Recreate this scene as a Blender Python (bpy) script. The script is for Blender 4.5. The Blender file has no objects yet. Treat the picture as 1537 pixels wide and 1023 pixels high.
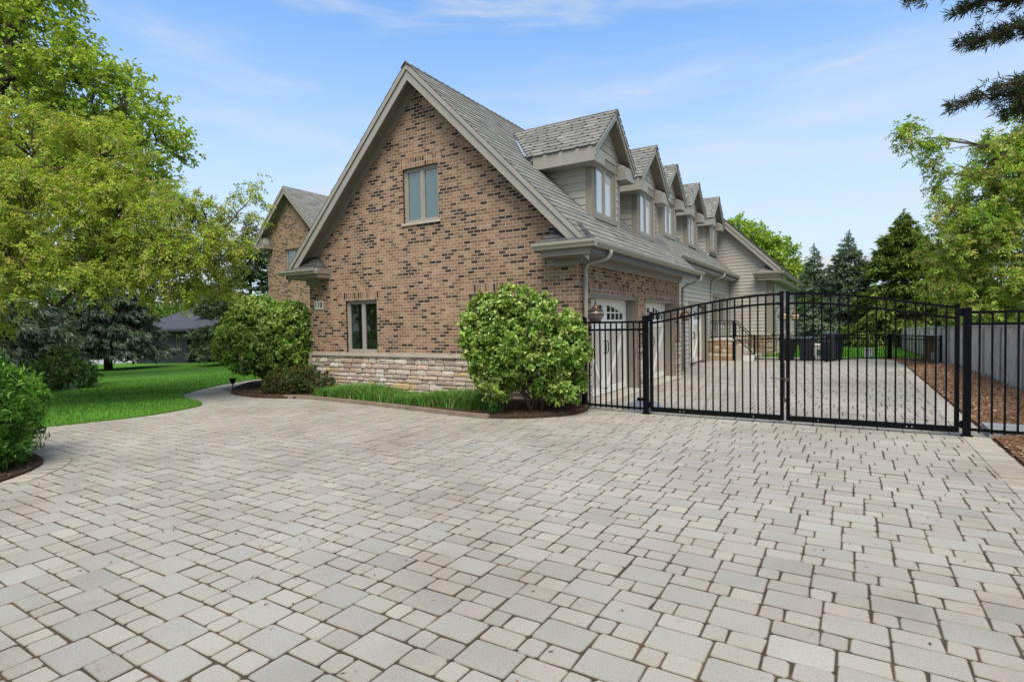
import bpy, math, random
import numpy as np
from mathutils import Vector, Matrix
random.seed(7); RNG = np.random.default_rng(7)
D = bpy.data; SC = bpy.context.scene; COL = SC.collection
PI = math.pi
WL = {}                                   # world location of every top-level thing

# ------------------------------------------------------------------ mesh builder
class MB:
    def __init__(s): s.v=[]; s.f=[]; s.m=[]; s.uv=[]; s.c=[]; s.usecol=False
    def face(s, pts, m=0, uv=None, col=None):
        i=len(s.v); s.v.extend(tuple(p) for p in pts); s.f.append(tuple(range(i,i+len(pts)))); s.m.append(m); s.uv.append(uv); s.c.append(col)
        if col is not None: s.usecol=True
    def box(s, a, b, m=0, col=None):
        x0,y0,z0=[min(a[i],b[i]) for i in range(3)]; x1,y1,z1=[max(a[i],b[i]) for i in range(3)]
        P=[(x0,y0,z0),(x1,y0,z0),(x1,y1,z0),(x0,y1,z0),(x0,y0,z1),(x1,y0,z1),(x1,y1,z1),(x0,y1,z1)]
        s.hexa(P,m,col)
    def hexa(s,P,m=0,col=None):
        for q in ((3,2,1,0),(4,5,6,7),(0,1,5,4),(1,2,6,5),(2,3,7,6),(3,0,4,7)):
            s.face([P[i] for i in q],m,None,col)
    def extrude(s, prof, vec, m=0, col=None, caps=True):
        n=len(prof); q=[tuple(Vector(p)+Vector(vec)) for p in prof]
        for i in range(n):
            j=(i+1)%n; s.face([prof[i],prof[j],q[j],q[i]],m,None,col)
        if caps: s.face(list(reversed(prof)),m,None,col); s.face(q,m,None,col)
    def beam(s, p0, p1, w, h, up=(0,0,1), m=0, col=None):
        p0=Vector(p0); p1=Vector(p1); d=(p1-p0).normalized(); u=Vector(up); sd=d.cross(u)
        if sd.length<1e-4: sd=d.cross(Vector((1,0,0)))
        sd.normalize(); u=sd.cross(d).normalized(); a=sd*w/2; b=u*h/2
        P=[p0-a-b,p0+a-b,p1+a-b,p1-a-b,p0-a+b,p0+a+b,p1+a+b,p1-a+b]
        s.hexa([tuple(x) for x in P],m,col)
    def tube(s, pts, rad, n=8, m=0, caps=True, col=None):
        pts=[Vector(p) for p in pts]
        if not hasattr(rad,'__len__'): rad=[rad]*len(pts)
        rings=[]; ref=None
        for i,p in enumerate(pts):
            d=(pts[min(i+1,len(pts)-1)]-pts[max(i-1,0)])
            if d.length<1e-9: d=Vector((0,0,1))
            d.normalize()
            if ref is None:
                ref=d.cross(Vector((0,0,1)))
                if ref.length<.05: ref=d.cross(Vector((1,0,0)))
            a=(ref-d*ref.dot(d))
            if a.length<1e-6: a=d.cross(Vector((1,0,0)))
            a.normalize(); ref=a; b=d.cross(a)
            rings.append([tuple(p+(a*math.cos(2*PI*k/n)+b*math.sin(2*PI*k/n))*rad[i]) for k in range(n)])
        i0=len(s.v)
        for r in rings: s.v.extend(r)
        for i in range(len(rings)-1):
            for k in range(n):
                k2=(k+1)%n
                s.f.append((i0+i*n+k,i0+i*n+k2,i0+(i+1)*n+k2,i0+(i+1)*n+k)); s.m.append(m); s.uv.append(None); s.c.append(col)
        if caps:
            for r,rev in ((0,True),(len(rings)-1,False)):
                q=tuple(i0+r*n+k for k in range(n)); s.f.append(q[::-1] if rev else q); s.m.append(m); s.uv.append(None); s.c.append(col)
        if col is not None: s.usecol=True
    def lathe(s, prof, cen, n=20, m=0, col=None):
        cx,cy,cz=cen; i0=len(s.v)
        for r,z in prof:
            for k in range(n): s.v.append((cx+r*math.cos(2*PI*k/n),cy+r*math.sin(2*PI*k/n),cz+z))
        for i in range(len(prof)-1):
            for k in range(n):
                k2=(k+1)%n; s.f.append((i0+i*n+k,i0+i*n+k2,i0+(i+1)*n+k2,i0+(i+1)*n+k)); s.m.append(m); s.uv.append(None); s.c.append(col)

def props(o, label=None, cat=None, group=None, kind=None):
    if label: o['label']=label
    if cat: o['category']=cat
    if group: o['group']=group
    if kind: o['kind']=kind
    return o

def rootloc(parent):
    while parent.parent: parent=parent.parent
    return WL.get(parent.name,(0,0,0))

def mesh_obj(name, me, mats, parent, loc):
    for m in mats: me.materials.append(m)
    o=D.objects.new(name,me); COL.objects.link(o)
    if parent: o.parent=parent
    else: o.location=loc; WL[o.name]=tuple(loc)
    return o

def build(name, mb, mats, parent=None, loc=(0,0,0), smooth=False, bevel=0, local=False, **kw):
    """one mesh object out of a builder whose points are world coordinates"""
    if not isinstance(mats,(list,tuple)): mats=[mats]
    off=rootloc(parent) if parent else loc
    if local: off=(0,0,0)
    V=np.array(mb.v,dtype=np.float64)-np.array(off)
    me=D.meshes.new(name); me.from_pydata(V.tolist(),[],mb.f)
    me.polygons.foreach_set('material_index',np.array(mb.m,dtype=np.int32))
    uvl=me.uv_layers.new(name='UVMap'); W=np.array(mb.v); uvs=np.zeros((len(me.loops),2)); k=0
    for fi,f in enumerate(mb.f):
        n=len(f)
        if mb.uv[fi] is not None: uvs[k:k+n]=mb.uv[fi]
        else:
            P=W[list(f)]; nn=np.abs(np.cross(P[1]-P[0],P[2]-P[0])); ax=int(np.argmax(nn))
            uvs[k:k+n]=P[:,(1,2)] if ax==0 else (P[:,(0,2)] if ax==1 else P[:,(0,1)])
        k+=n
    uvl.data.foreach_set('uv',uvs.ravel())
    if mb.usecol:
        at=me.attributes.new('tint','FLOAT_COLOR','CORNER'); cs=np.ones((len(me.loops),4)); k=0
        for fi,f in enumerate(mb.f):
            n=len(f)
            if mb.c[fi] is not None: cs[k:k+n,:3]=mb.c[fi]
            k+=n
        at.data.foreach_set('color',cs.ravel())
    me.polygons.foreach_set('use_smooth',[bool(smooth)]*len(me.polygons))
    me.update()
    o=mesh_obj(name,me,mats,parent,loc)
    if bevel:
        b=o.modifiers.new('bevel','BEVEL'); b.width=bevel; b.segments=2; b.limit_method='ANGLE'; b.angle_limit=math.radians(40)
    return props(o,**kw)

def build_np(name, V, F, mats, tint=None, parent=None, loc=(0,0,0), fverts=3, **kw):
    """numpy mesh: V (n,3) world, F (m,fverts), tint (m,3)"""
    if not isinstance(mats,(list,tuple)): mats=[mats]
    off=rootloc(parent) if parent else loc
    V=V-np.array(off); me=D.meshes.new(name)
    me.vertices.add(len(V)); me.vertices.foreach_set('co',V.astype(np.float32).ravel())
    m=len(F); me.loops.add(m*fverts); me.loops.foreach_set('vertex_index',F.astype(np.int32).ravel())
    me.polygons.add(m); me.polygons.foreach_set('loop_start',np.arange(m,dtype=np.int32)*fverts)
    try: me.polygons.foreach_set('loop_total',np.full(m,fverts,dtype=np.int32))
    except Exception: pass
    if tint is not None:
        at=me.attributes.new('tint','FLOAT_COLOR','CORNER'); c=np.ones((m,4)); c[:,:3]=tint
        at.data.foreach_set('color',np.repeat(c,fverts,axis=0).astype(np.float32).ravel())
    me.polygons.foreach_set('use_smooth',np.zeros(m,dtype=bool))
    me.update(calc_edges=True); me.validate()
    return props(mesh_obj(name,me,mats,parent,loc),**kw)

def thing(name, label, cat, loc=(0,0,0), rot=0, group=None):
    o=D.objects.new(name,None); COL.objects.link(o); o.location=loc; o.rotation_euler=(0,0,rot); o.empty_display_size=.2
    WL[o.name]=tuple(loc); return props(o,label,cat,group)

def dup(root, loc, rot=0, label=None, group=None):
    def cp(o,par):
        c=o.copy(); COL.objects.link(c)
        if par: c.parent=par
        for ch in list(o.children): cp(ch,c)
        return c
    r=cp(root,None); r.location=loc; r.rotation_euler=(0,0,rot); WL[r.name]=tuple(loc)
    if label: r['label']=label
    if group: r['group']=group
    return r

# ------------------------------------------------------------------ materials
class NT:
    def __init__(s,name):
        s.mat=D.materials.new(name); s.mat.use_nodes=True; s.t=s.mat.node_tree; s.n=s.t.nodes; s.n.clear()
        s.out=s.n.new('ShaderNodeOutputMaterial')
    def new(s,ty,**kw):
        x=s.n.new('ShaderNode'+ty)
        for k,v in kw.items():
            if hasattr(x,k): setattr(x,k,v)
            else: x.inputs[k].default_value=v
        return x
    def l(s,a,b): s.t.links.new(a,b)
    def coord(s,kind='Object'): return s.new('TexCoord').outputs[kind]
    def noise(s,scale,detail=3,rough=.55,vec=None,kind='Object'):
        n=s.new('TexNoise'); n.inputs['Scale'].default_value=scale; n.inputs['Detail'].default_value=detail; n.inputs['Roughness'].default_value=rough
        s.l(vec if vec is not None else s.coord(kind),n.inputs['Vector']); return n.outputs['Fac']
    def ramp(s,fac,stops,interp='LINEAR'):
        r=s.new('ValToRGB'); cr=r.color_ramp; cr.interpolation=interp
        while len(cr.elements)<len(stops): cr.elements.new(.5)
        for e,(p,c) in zip(cr.elements,stops):
            e.position=p; e.color=(*c,1) if len(c)==3 else c
        s.l(fac,r.inputs['Fac']); return r.outputs['Color']
    def mix(s,a,b,fac,blend='MIX'):
        m=s.new('Mix',data_type='RGBA',blend_type=blend)
        for so,val in ((m.inputs['Factor'],fac),(m.inputs['A'],a),(m.inputs['B'],b)): pass
        fi=[i for i in m.inputs if i.name=='Factor' and i.type=='VALUE'][0]
        ai=[i for i in m.inputs if i.name=='A' and i.type=='RGBA'][0]; bi=[i for i in m.inputs if i.name=='B' and i.type=='RGBA'][0]
        for so,val in ((fi,fac),(ai,a),(bi,b)):
            if hasattr(val,'links'): s.l(val,so)
            elif isinstance(val,(int,float)): so.default_value=val
            else: so.default_value=(*val,1)
        return [o for o in m.outputs if o.type=='RGBA'][0]
    def math(s,op,a,b=None,clamp=False):
        m=s.new('Math',operation=op,use_clamp=clamp)
        for i,v in enumerate((a,b)):
            if v is None: continue
            if hasattr(v,'links'): s.l(v,m.inputs[i])
            else: m.inputs[i].default_value=v
        return m.outputs[0]
    def attr(s,name='tint'): return s.new('Attribute',attribute_name=name).outputs['Color']
    def bump(s,h,strength=.3,dist=.01):
        b=s.new('Bump'); b.inputs['Strength'].default_value=strength; b.inputs['Distance'].default_value=dist; s.l(h,b.inputs['Height']); return b.outputs['Normal']
    def pbr(s,color,rough=.6,metal=0,normal=None,spec=.5):
        p=s.new('BsdfPrincipled')
        for so,val in ((p.inputs['Base Color'],color),(p.inputs['Roughness'],rough),(p.inputs['Metallic'],metal),(p.inputs['Specular IOR Level'],spec)):
            if hasattr(val,'links'): s.l(val,so)
            elif isinstance(val,(int,float)): so.default_value=val
            else: so.default_value=(*val,1)
        if normal is not None: s.l(normal,p.inputs['Normal'])
        s.l(p.outputs[0],s.out.inputs['Surface']); return p

def paint(name,col,rough=.5,var=.08,scale=3,bump=0,metal=0,spec=.4):
    t=NT(name); n=t.noise(scale,4); n2=t.noise(scale*14,2)
    f=t.math('ADD',t.math('MULTIPLY',n,.7),t.math('MULTIPLY',n2,.3))
    c=t.ramp(f,[(.3,tuple(x*(1-var) for x in col)),(.7,tuple(min(1,x*(1+var)) for x in col))])
    t.pbr(c,rough,metal,t.bump(n2,bump,.004) if bump else None,spec); return t.mat

def tinted(name,rough=.75,spec=.3,var=.18,scale=30,bump=.25,dist=.004,big=None):
    """material whose per-piece colour comes from the mesh, roughened by noise"""
    t=NT(name); n=t.noise(scale,4,.65)
    v=t.ramp(n,[(.25,(1-var,)*3),(.75,(1+var,)*3)]); c=t.mix(t.attr(),v,1.0,'MULTIPLY')
    if big:
        b=t.ramp(t.noise(big,5,.62),[(.3,(.76,.735,.70)),(.48,(.95,.945,.935)),(.68,(1.06,1.06,1.06))]); c=t.mix(c,b,1.0,'MULTIPLY')
        d=t.ramp(t.noise(7,6,.75),[(.60,(1,1,1)),(.72,(.84,.80,.74))]); c=t.mix(c,d,1.0,'MULTIPLY')
    t.pbr(c,rough,0,t.bump(n,bump,dist),spec); return t.mat

def leafmat(name,trans=.35,rough=.55,spec=.3,gain=1.5):
    t=NT(name); a=t.mix(t.attr(),(gain,)*3,1.0,'MULTIPLY')
    p=t.pbr(a,rough,0,None,spec); tr=t.new('BsdfTranslucent')
    g=t.mix(a,(1.25,1.2,.55),1.0,'MULTIPLY'); t.l(g,tr.inputs['Color'])
    m=t.new('MixShader'); m.inputs[0].default_value=trans; t.l(p.outputs[0],m.inputs[1]); t.l(tr.outputs[0],m.inputs[2]); t.l(m.outputs[0],t.out.inputs['Surface'])
    return t.mat

def brickmat(name,soldier=False,small=False):
    t=NT(name); uv=t.coord('UV')
    wob=t.new('TexNoise'); wob.inputs['Scale'].default_value=9; wob.inputs['Detail'].default_value=2; t.l(uv,wob.inputs['Vector'])
    va=t.new('VectorMath',operation='SCALE'); t.l(wob.outputs['Color'],va.inputs[0]); va.inputs['Scale'].default_value=.008
    vb=t.new('VectorMath',operation='ADD'); t.l(uv,vb.inputs[0]); t.l(va.outputs[0],vb.inputs[1]); vec=vb.outputs[0]
    if soldier:
        mp=t.new('Mapping'); mp.inputs['Rotation'].default_value=(0,0,PI/2); t.l(vec,mp.inputs['Vector']); vec=mp.outputs[0]
    b=t.new('TexBrick',offset=0.0 if soldier else .5,squash=1.0)
    b.inputs['Color1'].default_value=(0,0,0,1); b.inputs['Color2'].default_value=(1,1,1,1); b.inputs['Mortar'].default_value=(.5,.5,.5,1)
    b.inputs['Scale'].default_value=1; b.inputs['Mortar Size'].default_value=.0068; b.inputs['Mortar Smooth'].default_value=.25; b.inputs['Bias'].default_value=0
    b.inputs['Brick Width'].default_value=.176; b.inputs['Row Height'].default_value=.0708; t.l(vec,b.inputs['Vector'])
    r=b.outputs['Color']
    cl=t.noise(.9,2,.5,uv); rv=t.math('ADD',r,t.math('MULTIPLY',t.math('SUBTRACT',cl,.5),.34))
    lo=.1 if soldier else .2
    c=t.ramp(rv,[(0,(.045,.03,.022)),(lo*.75,(.062,.042,.031)),(lo,(.10,.066,.048)),(lo+.02,(.165,.10,.068)),(.4,(.25,.15,.096)),(.62,(.29,.178,.113)),(.85,(.335,.214,.143)),(1,(.365,.246,.168))])
    fine=t.noise(55,4,.7,uv); c=t.mix(c,t.ramp(fine,[(.25,(.8,.8,.8)),(.75,(1.18,1.17,1.15))]),1.0,'MULTIPLY')
    c=t.mix(c,t.ramp(t.noise(.6,3,.6,uv),[(.35,(.90,.89,.87)),(.65,(1.06,1.05,1.04))]),1.0,'MULTIPLY')
    st=t.new('Mapping'); st.inputs['Scale'].default_value=(2.6,.22,1); t.l(uv,st.inputs['Vector']); c=t.mix(c,t.ramp(t.noise(1.6,5,.65,st.outputs[0]),[(.36,(.86,.85,.83)),(.56,(1.02,1.02,1.02))]),1.0,'MULTIPLY')
    mc=t.ramp(t.noise(24,3,.6,uv),[(.3,(.40,.33,.265)),(.7,(.5,.42,.345))])
    c=t.mix(c,mc,b.outputs['Fac'])
    h=t.math('ADD',t.math('MULTIPLY',t.math('SUBTRACT',1,b.outputs['Fac']),1.0),t.math('MULTIPLY',fine,.3))
    t.pbr(c,.86,0,t.bump(h,.7,.008),.25); return t.mat

M={}
M['brick']=brickmat('brick'); M['soldier']=brickmat('soldier_brick',True)
M['trim']=paint('taupe_trim',(.245,.222,.182),.5,.07)
M['trim_light']=paint('fascia_paint',(.30,.284,.252),.45,.06)
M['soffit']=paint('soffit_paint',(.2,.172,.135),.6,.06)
M['gutter']=paint('gutter_metal',(.33,.31,.262),.34,.06,spec=.5)
M['siding']=paint('lap_siding',(.40,.378,.342),.6,.06,2.0)
M['siding_dormer']=paint('dormer_siding',(.4,.375,.335),.6,.06,2.0)  # siding of the dormers, one even paint colour
M['white']=paint('white_door_paint',(.84,.83,.79),.4,.04)
M['plank']=paint('beige_door_planks',(.6,.55,.485),.5,.08,2)
M['limestone']=paint('limestone',(.43,.385,.325),.8,.14,7,.3)
M['black']=paint('black_powder_coat',(.003,.0035,.005),.45,.25,5,spec=.12)
M['lead']=paint('dark_slate_hip',(.115,.115,.118),.55,.25,6,.3)
M['flash']=paint('flashing',(.42,.45,.5),.32,.1,5,metal=.6)
M['shingle']=tinted('roof_shingles',.85,.2,.16,26,.4,.006)
M['stone']=tinted('stone_veneer',.85,.25,.22,14,.7,.02)
M['paver']=tinted('concrete_pavers',.82,.25,.2,95,.6,.004,.55)
M['copper']=paint('aged_copper',(.12,.075,.055),.5,.3,12,metal=.7)
M['bark']=paint('bark',(.085,.066,.05),.9,.4,9,.8)
M['bark_red']=paint('reddish_bark',(.1,.06,.042),.9,.4,11,.8)
M['leaf']=leafmat('leaves'); M['needle']=leafmat('needles',.18,.6,.25,1.6)
M['concrete']=paint('weathered_concrete',(.3,.295,.275),.9,.22,3,.4)
M['plastic']=paint('black_plastic',(.018,.02,.024),.42,.3,3)
M['whiteplastic']=paint('white_plastic',(.62,.62,.6),.5,.08)

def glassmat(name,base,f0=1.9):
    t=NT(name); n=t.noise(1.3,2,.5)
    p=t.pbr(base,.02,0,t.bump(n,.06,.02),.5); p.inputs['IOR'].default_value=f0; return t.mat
M['glass']=glassmat('window_glass',(.07,.125,.125),2.2); M['glass_sky']=glassmat('dormer_glass',(.52,.54,.56),2.6); M['glass_dark']=glassmat('dark_glass',(.004,.006,.005),1.5)  # teal window and pale dormer bases stand in for sky reflected in the panes
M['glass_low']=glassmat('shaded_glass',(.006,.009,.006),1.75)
M['lampglass']=glassmat('seeded_glass',(.3,.26,.2),1.6)

# ------------------------------------------------------------------ terrain
from mathutils.geometry import delaunay_2d_cdt
def gz(x,y):
    x=np.asarray(x,float); y=np.asarray(y,float)
    a=np.clip(-12-x,0,45)*.030; b=np.clip(y-17,0,45)*.021
    return -(a+b)
def inpoly(px,py,poly):
    poly=np.asarray(poly); r=np.zeros(len(px),bool); n=len(poly)
    for i in range(n):
        x1,y1=poly[i]; x2,y2=poly[(i+1)%n]
        c=((y1>py)!=(y2>py)); xx=(x2-x1)*(py-y1)/((y2-y1) if abs(y2-y1)>1e-12 else 1e-12)+x1
        r^=c&(px<xx)
    return r
def smooth(poly,closed=True,it=2):
    P=np.asarray(poly,float)
    for _ in range(it):
        Q=np.roll(P,-1,0) if closed else P[1:]; A=P if closed else P[:-1]
        N=np.empty((2*len(A),2)); N[0::2]=.75*A+.25*Q; N[1::2]=.25*A+.75*Q
        P=N if closed else np.vstack([P[:1],N,P[-1:]])
    return P
def sheet(name,poly,zf,step,mat,kind='structure',skirt=.12,**kw):
    poly=np.asarray(poly); x0,y0=poly.min(0); x1,y1=poly.max(0)
    gx,gy=np.meshgrid(np.arange(x0+step/2,x1,step),np.arange(y0+step/2,y1,step)); g=np.c_[gx.ravel(),gy.ravel()]
    g=g+RNG.uniform(-.25,.25,g.shape)*step; g=g[inpoly(g[:,0],g[:,1],poly)]
    n=len(poly); pts=[Vector(p) for p in np.vstack([poly,g])]
    v,e,f,_,_,_=delaunay_2d_cdt(pts,[(i,(i+1)%n) for i in range(n)],[],1,1e-5)
    V=np.array([(p.x,p.y) for p in v]); z=zf(V[:,0],V[:,1]); mb=MB()
    mb.v=[tuple(q) for q in np.c_[V,z]]; mb.f=[tuple(q) for q in f]; k=len(mb.f); mb.m=[0]*k; mb.uv=[None]*k; mb.c=[None]*k
    if skirt:
        zp=zf(poly[:,0],poly[:,1])
        for i in range(n):
            j=(i+1)%n; a=poly[i]; b=poly[j]
            mb.face([(a[0],a[1],zp[i]-skirt),(b[0],b[1],zp[j]-skirt),(b[0],b[1],zp[j]),(a[0],a[1],zp[i])])
    return build(name,mb,mat,smooth=False,kind=kind,**kw)

def grassmat(name,cols,scale=.5):
    t=NT(name); n=t.noise(scale,5,.65); n2=t.noise(34,3,.7); f=t.math('ADD',t.math('MULTIPLY',n,.5),t.math('MULTIPLY',n2,.5))
    t.pbr(t.ramp(f,[(.32,cols[0]),(.5,cols[1]),(.68,cols[2])]),.9,0,t.bump(n2,.8,.03),.1); return t.mat
M['lawn']=grassmat('lawn_grass',[(.04,.10,.013),(.068,.175,.018),(.10,.22,.03)])
M['field']=grassmat('far_grass',[(.04,.075,.018),(.06,.11,.025),(.08,.14,.03)],.15)
def soil(name,a,b,c,scale=22):
    t=NT(name); n=t.noise(scale,6,.75); n2=t.noise(2.2,3,.6); f=t.math('ADD',t.math('MULTIPLY',n,.7),t.math('MULTIPLY',n2,.3))
    t.pbr(t.ramp(f,[(.34,a),(.5,b),(.66,c)]),.95,0,t.bump(n,1,.03),.1); return t.mat
M['mulch']=soil('bark_mulch',(.028,.018,.013),(.065,.043,.03),(.12,.083,.058))
M['mulch_red']=soil('wood_chip_mulch',(.085,.045,.026),(.17,.095,.055),(.27,.165,.105))
M['joint']=soil('joint_sand',(.032,.026,.019),(.06,.046,.034),(.125,.08,.05),1.6)

# base ground out to the horizon
xs=np.r_[-600,-300,-160,-100,np.arange(-70,40,4.),60,100,160,300,600]; ys=np.r_[-300,-150,-80,-50,np.arange(-30,70,4.),90,140,220,400,800]
gb=MB(); X,Y=np.meshgrid(xs,ys); Z=gz(X,Y)-.09; nx=len(xs)
gb.v=list(map(tuple,np.c_[X.ravel(),Y.ravel(),Z.ravel()]))
for j in range(len(ys)-1):
    for i in range(nx-1): gb.f.append((j*nx+i,j*nx+i+1,(j+1)*nx+i+1,(j+1)*nx+i))
gb.m=[0]*len(gb.f); gb.uv=[None]*len(gb.f); gb.c=[None]*len(gb.f)
build('ground',gb,M['field'],kind='structure',smooth=True)

# ------------------------------------------------------------------ driveway of tumbled concrete pavers
a_,b_,h_,m_,s_=.30,.215,.145,.225,.125
P0=np.array([1.747,-7.792-b_])            # lower left corner of one large stone
rects=[]
for i in range(-90,110):
    for j in range(-60,90):
        o=P0+np.array([i*a_+j*m_,-i*h_+j*(b_+h_)])
        if not(-16<o[0]<6.3 and -13<o[1]<16.6): continue
        if o[0]<-.75 and o[1]>-.05 and not (o[0]<-8 and o[1]<6): continue
        if o[0]<-8.6 and o[1]<-4: continue
        if o[0]<-11.9: continue
        x,y=o
        rects+= [(x,y,a_,b_,0),(x+a_,y+b_-h_,m_,h_,1)]
        # strip over the stone: S and T span the pitch a_ left of the next stone
        rects+= [(x-0*a_+m_-m_+0,y-h_,s_,h_,2),(x+s_,y-h_,a_-s_,h_,3)]
R_=np.array(rects); R_=R_[R_[:,0]+R_[:,2]<6.0]; n=len(R_)
def pavers(R,ztop,rad=.012,inset=.005,drop=.006,jit=.0026,gap=.0041,rot=None):
    n=len(R); w=R[:,2]/2-gap; d=R[:,3]/2-gap; cx=R[:,0]+R[:,2]/2; cy=R[:,1]+R[:,3]/2
    rr=np.minimum(rad*RNG.uniform(.6,1.5,n),np.minimum(w,d)*.5)
    ox=[]; 
    for sx,sy,kx,ky in ((1,1,1,0),(1,1,0,1),(-1,1,0,1),(-1,1,1,0),(-1,-1,1,0),(-1,-1,0,1),(1,-1,0,1),(1,-1,1,0)):
        ox.append((sx*(w-(rr if ky else 0)),sy*(d-(rr if kx else 0))))
    O=np.array(ox).transpose(2,0,1)                                  # n,8,2
    O=O+RNG.normal(0,jit,O.shape)
    s=np.stack([(w-inset)/w,(d-inset)/d],1)[:,None,:]; I=O*s
    tilt=RNG.normal(0,.006,(n,2)); zt=ztop+RNG.normal(0,.0012,n)
    if rot is not None:
        c,sn=np.cos(rot)[:,None],np.sin(rot)[:,None]
        O=np.stack([O[...,0]*c-O[...,1]*sn,O[...,0]*sn+O[...,1]*c],-1); I=np.stack([I[...,0]*c-I[...,1]*sn,I[...,0]*sn+I[...,1]*c],-1)
    cc=np.stack([cx,cy],1)[:,None,:]
    zin=zt[:,None]+(I*tilt[:,None,:]).sum(-1)
    V=np.zeros((n,25,3)); V[:,0,:2]=cc[:,0]; V[:,0,2]=zt
    V[:,1:9,:2]=I+cc; V[:,1:9,2]=zin; V[:,9:17,:2]=O+cc; V[:,9:17,2]=zin-drop*.62; V[:,17:25,:2]=O*1.0+cc; V[:,17:25,2]=zin-.03
    F=[]
    for k in range(8):
        k2=(k+1)%8
        F+=[(0,1+k,1+k2),(1+k,9+k,9+k2),(1+k,9+k2,1+k2),(9+k,17+k,17+k2),(9+k,17+k2,9+k2)]
    F=np.array(F); return V.reshape(-1,3),(F[None]+(np.arange(n)*25)[:,None,None]).reshape(-1,3)
def pavertint(n,kind=None):
    base=np.array([[.305,.292,.256],[.303,.292,.26],[.309,.293,.254],[.296,.287,.26],[.312,.298,.261],[.309,.287,.251]])
    p=np.array([.26,.22,.18,.14,.13,.07]); c=base[RNG.choice(6,n,p=p)]
    if kind is not None:
        g=np.array([.288,.281,.262]); big=(kind==0)[:,None]; c=np.where(big,(c*.3+np.array([.290,.284,.262])*.70)*.95,(c*.5+np.array([.299,.288,.257])*.5)*.97)
    return c*RNG.normal(1,.05,(n,1))
def facetint(c):                            # dirt clings to the arrises and sides of the stones
    w=np.tile(np.array([[1,1,1],[.78,.73,.66],[.78,.73,.66],[.4,.36,.3],[.4,.36,.3]]),(8,1)); return (c[:,None,:]*w[None]).reshape(-1,3)
V,F=pavers(R_,0.0)
build_np('driveway',V,F,M['paver'],facetint(pavertint(n,R_[:,4])),kind='structure')
jb=MB()
for x0,y0,x1,y1 in ((-11.8,-14,6.4,0.2),(-11.8,.2,-7.9,6.5),(-.9,.2,6.4,16.8)):
    jb.face([(x0,y0,-.0062),(x1,y0,-.0062),(x1,y1,-.0062),(x0,y1,-.0062)])
build('paver_joints',jb,M['joint'],kind='structure')

def course(name,line,width,length,z,inward=1,closed=False):
    """single row of edging pavers laid along a line"""
    L=np.asarray(line,float); seg=np.diff(L,axis=0); sl=np.hypot(seg[:,0],seg[:,1]); cum=np.r_[0,np.cumsum(sl)]
    k=int(cum[-1]/length); t=(np.arange(k)+.5)*cum[-1]/k
    i=np.clip(np.searchsorted(cum,t)-1,0,len(seg)-1); f=(t-cum[i])/sl[i]; p=L[i]+seg[i]*f[:,None]; an=np.arctan2(seg[i,1],seg[i,0])
    nrm=np.stack([-np.sin(an),np.cos(an)],1)*inward; p=p+nrm*width/2
    R=np.c_[p[:,0]-length/2,p[:,1]-width/2,np.full(k,cum[-1]/k),np.full(k,width)]
    V,F=pavers(R,z,rot=an); return V,F,k

# outlines read off the ground
lawn_poly=smooth([(-7.2,-5.9),(-7.0,-5.2),(-6.83,-4.55),(-6.98,-3.75),(-7.22,-3.15),(-7.75,-2.85),(-8.6,-2.72),(-9.7,-2.36),(-10.5,-1.3),(-11.2,-.3),(-11.7,1.2),(-11.6,3),(-11.2,7),(-17,7.5),(-24,13),(-48,22),(-48,-16),(-14,-12),(-9.5,-8.5),(-8,-6.6)],True,2)
bed_poly=smooth([(-9.25,-1.25),(-8.7,-1.62),(-7.9,-1.8),(-7.0,-1.8),(-6.2,-1.42),(-5.0,-1.45),(-3,-1.62),(-1.33,-1.84),(-.5,-1.72),(.1,-1.22),(.36,-.72),(.32,-.25),(.1,.02),(-.3,.12),(-7.6,.12),(-7.75,1.8),(-9,2.6),(-10.6,2.2),(-10.6,.3),(-9.8,-.75)],True,2)
hedge_poly=smooth([(-3.15,-7.9),(-3.35,-7.45),(-3.75,-7.02),(-4.2,-6.82),(-4.75,-6.78),(-5.4,-6.72),(-6.4,-6.35),(-7.3,-6.0),(-9.5,-8.2),(-9,-10.5),(-4,-10.5),(-3.1,-9)],True,2)
right_mulch=smooth([(5.97,-13.5),(5.97,-8),(5.98,-3.2),(6.02,-1),(6.0,5),(5.95,15.4),(5.2,16.7),(7.05,17),(7.05,-3.6),(7.05,-13.5)],True,1)
sheet('lawn',lawn_poly,lambda x,y:gz(x,y)+.022,.8,M['lawn'])
sheet('planting_bed',bed_poly,lambda x,y:.035+.05*np.clip(-y*0+1,0,1)*np.clip((y+1.9)/1.5,0,1)+0*x,.35,M['mulch'])
sheet('hedge_bed',hedge_poly,lambda x,y:.03+0*x,.4,M['mulch'])
sheet('mulch_border',right_mulch,lambda x,y:.02+.22*np.clip((x-6.0)/1.0,0,1)*np.clip((20-y)/14,0.1,1)+.05*np.sin(x*3+y*1.7)*np.clip((x-6.15),0,.5),.3,M['mulch_red'])
sheet('back_lawn',np.array([(-2,16.9),(1,16.6),(4,16.4),(6,16.4),(7.0,17),(7.0,56),(-30,56),(-30,31),(-2,31)]),lambda x,y:gz(x,y)+.012,1.5,M['lawn'])

parts=[course('c',[(5.68,-13),(5.68,-1),(5.64,15.5)],.30,.148,.008,-1),
       course('c',smooth(hedge_poly[2:26],False,0),.28,.16,.008,-1)]
Vs=[];Fs=[];ks=0;o=0
for V,F,k in parts: Vs.append(V);Fs.append(F+o);o+=len(V);ks+=k
build_np('driveway_border',np.vstack(Vs),np.vstack(Fs),M['paver'],facetint(pavertint(ks)),kind='structure')
# street far beyond the lawn, seen under the spruce branches
rb=MB(); rb.face([(-64,-22,-1.32),(-50,-22,-1.2),(-46,30,-1.1),(-60,30,-1.25)]); build('street',rb,paint('street_asphalt',(.3,.3,.3),.9,.1),kind='structure')

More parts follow.
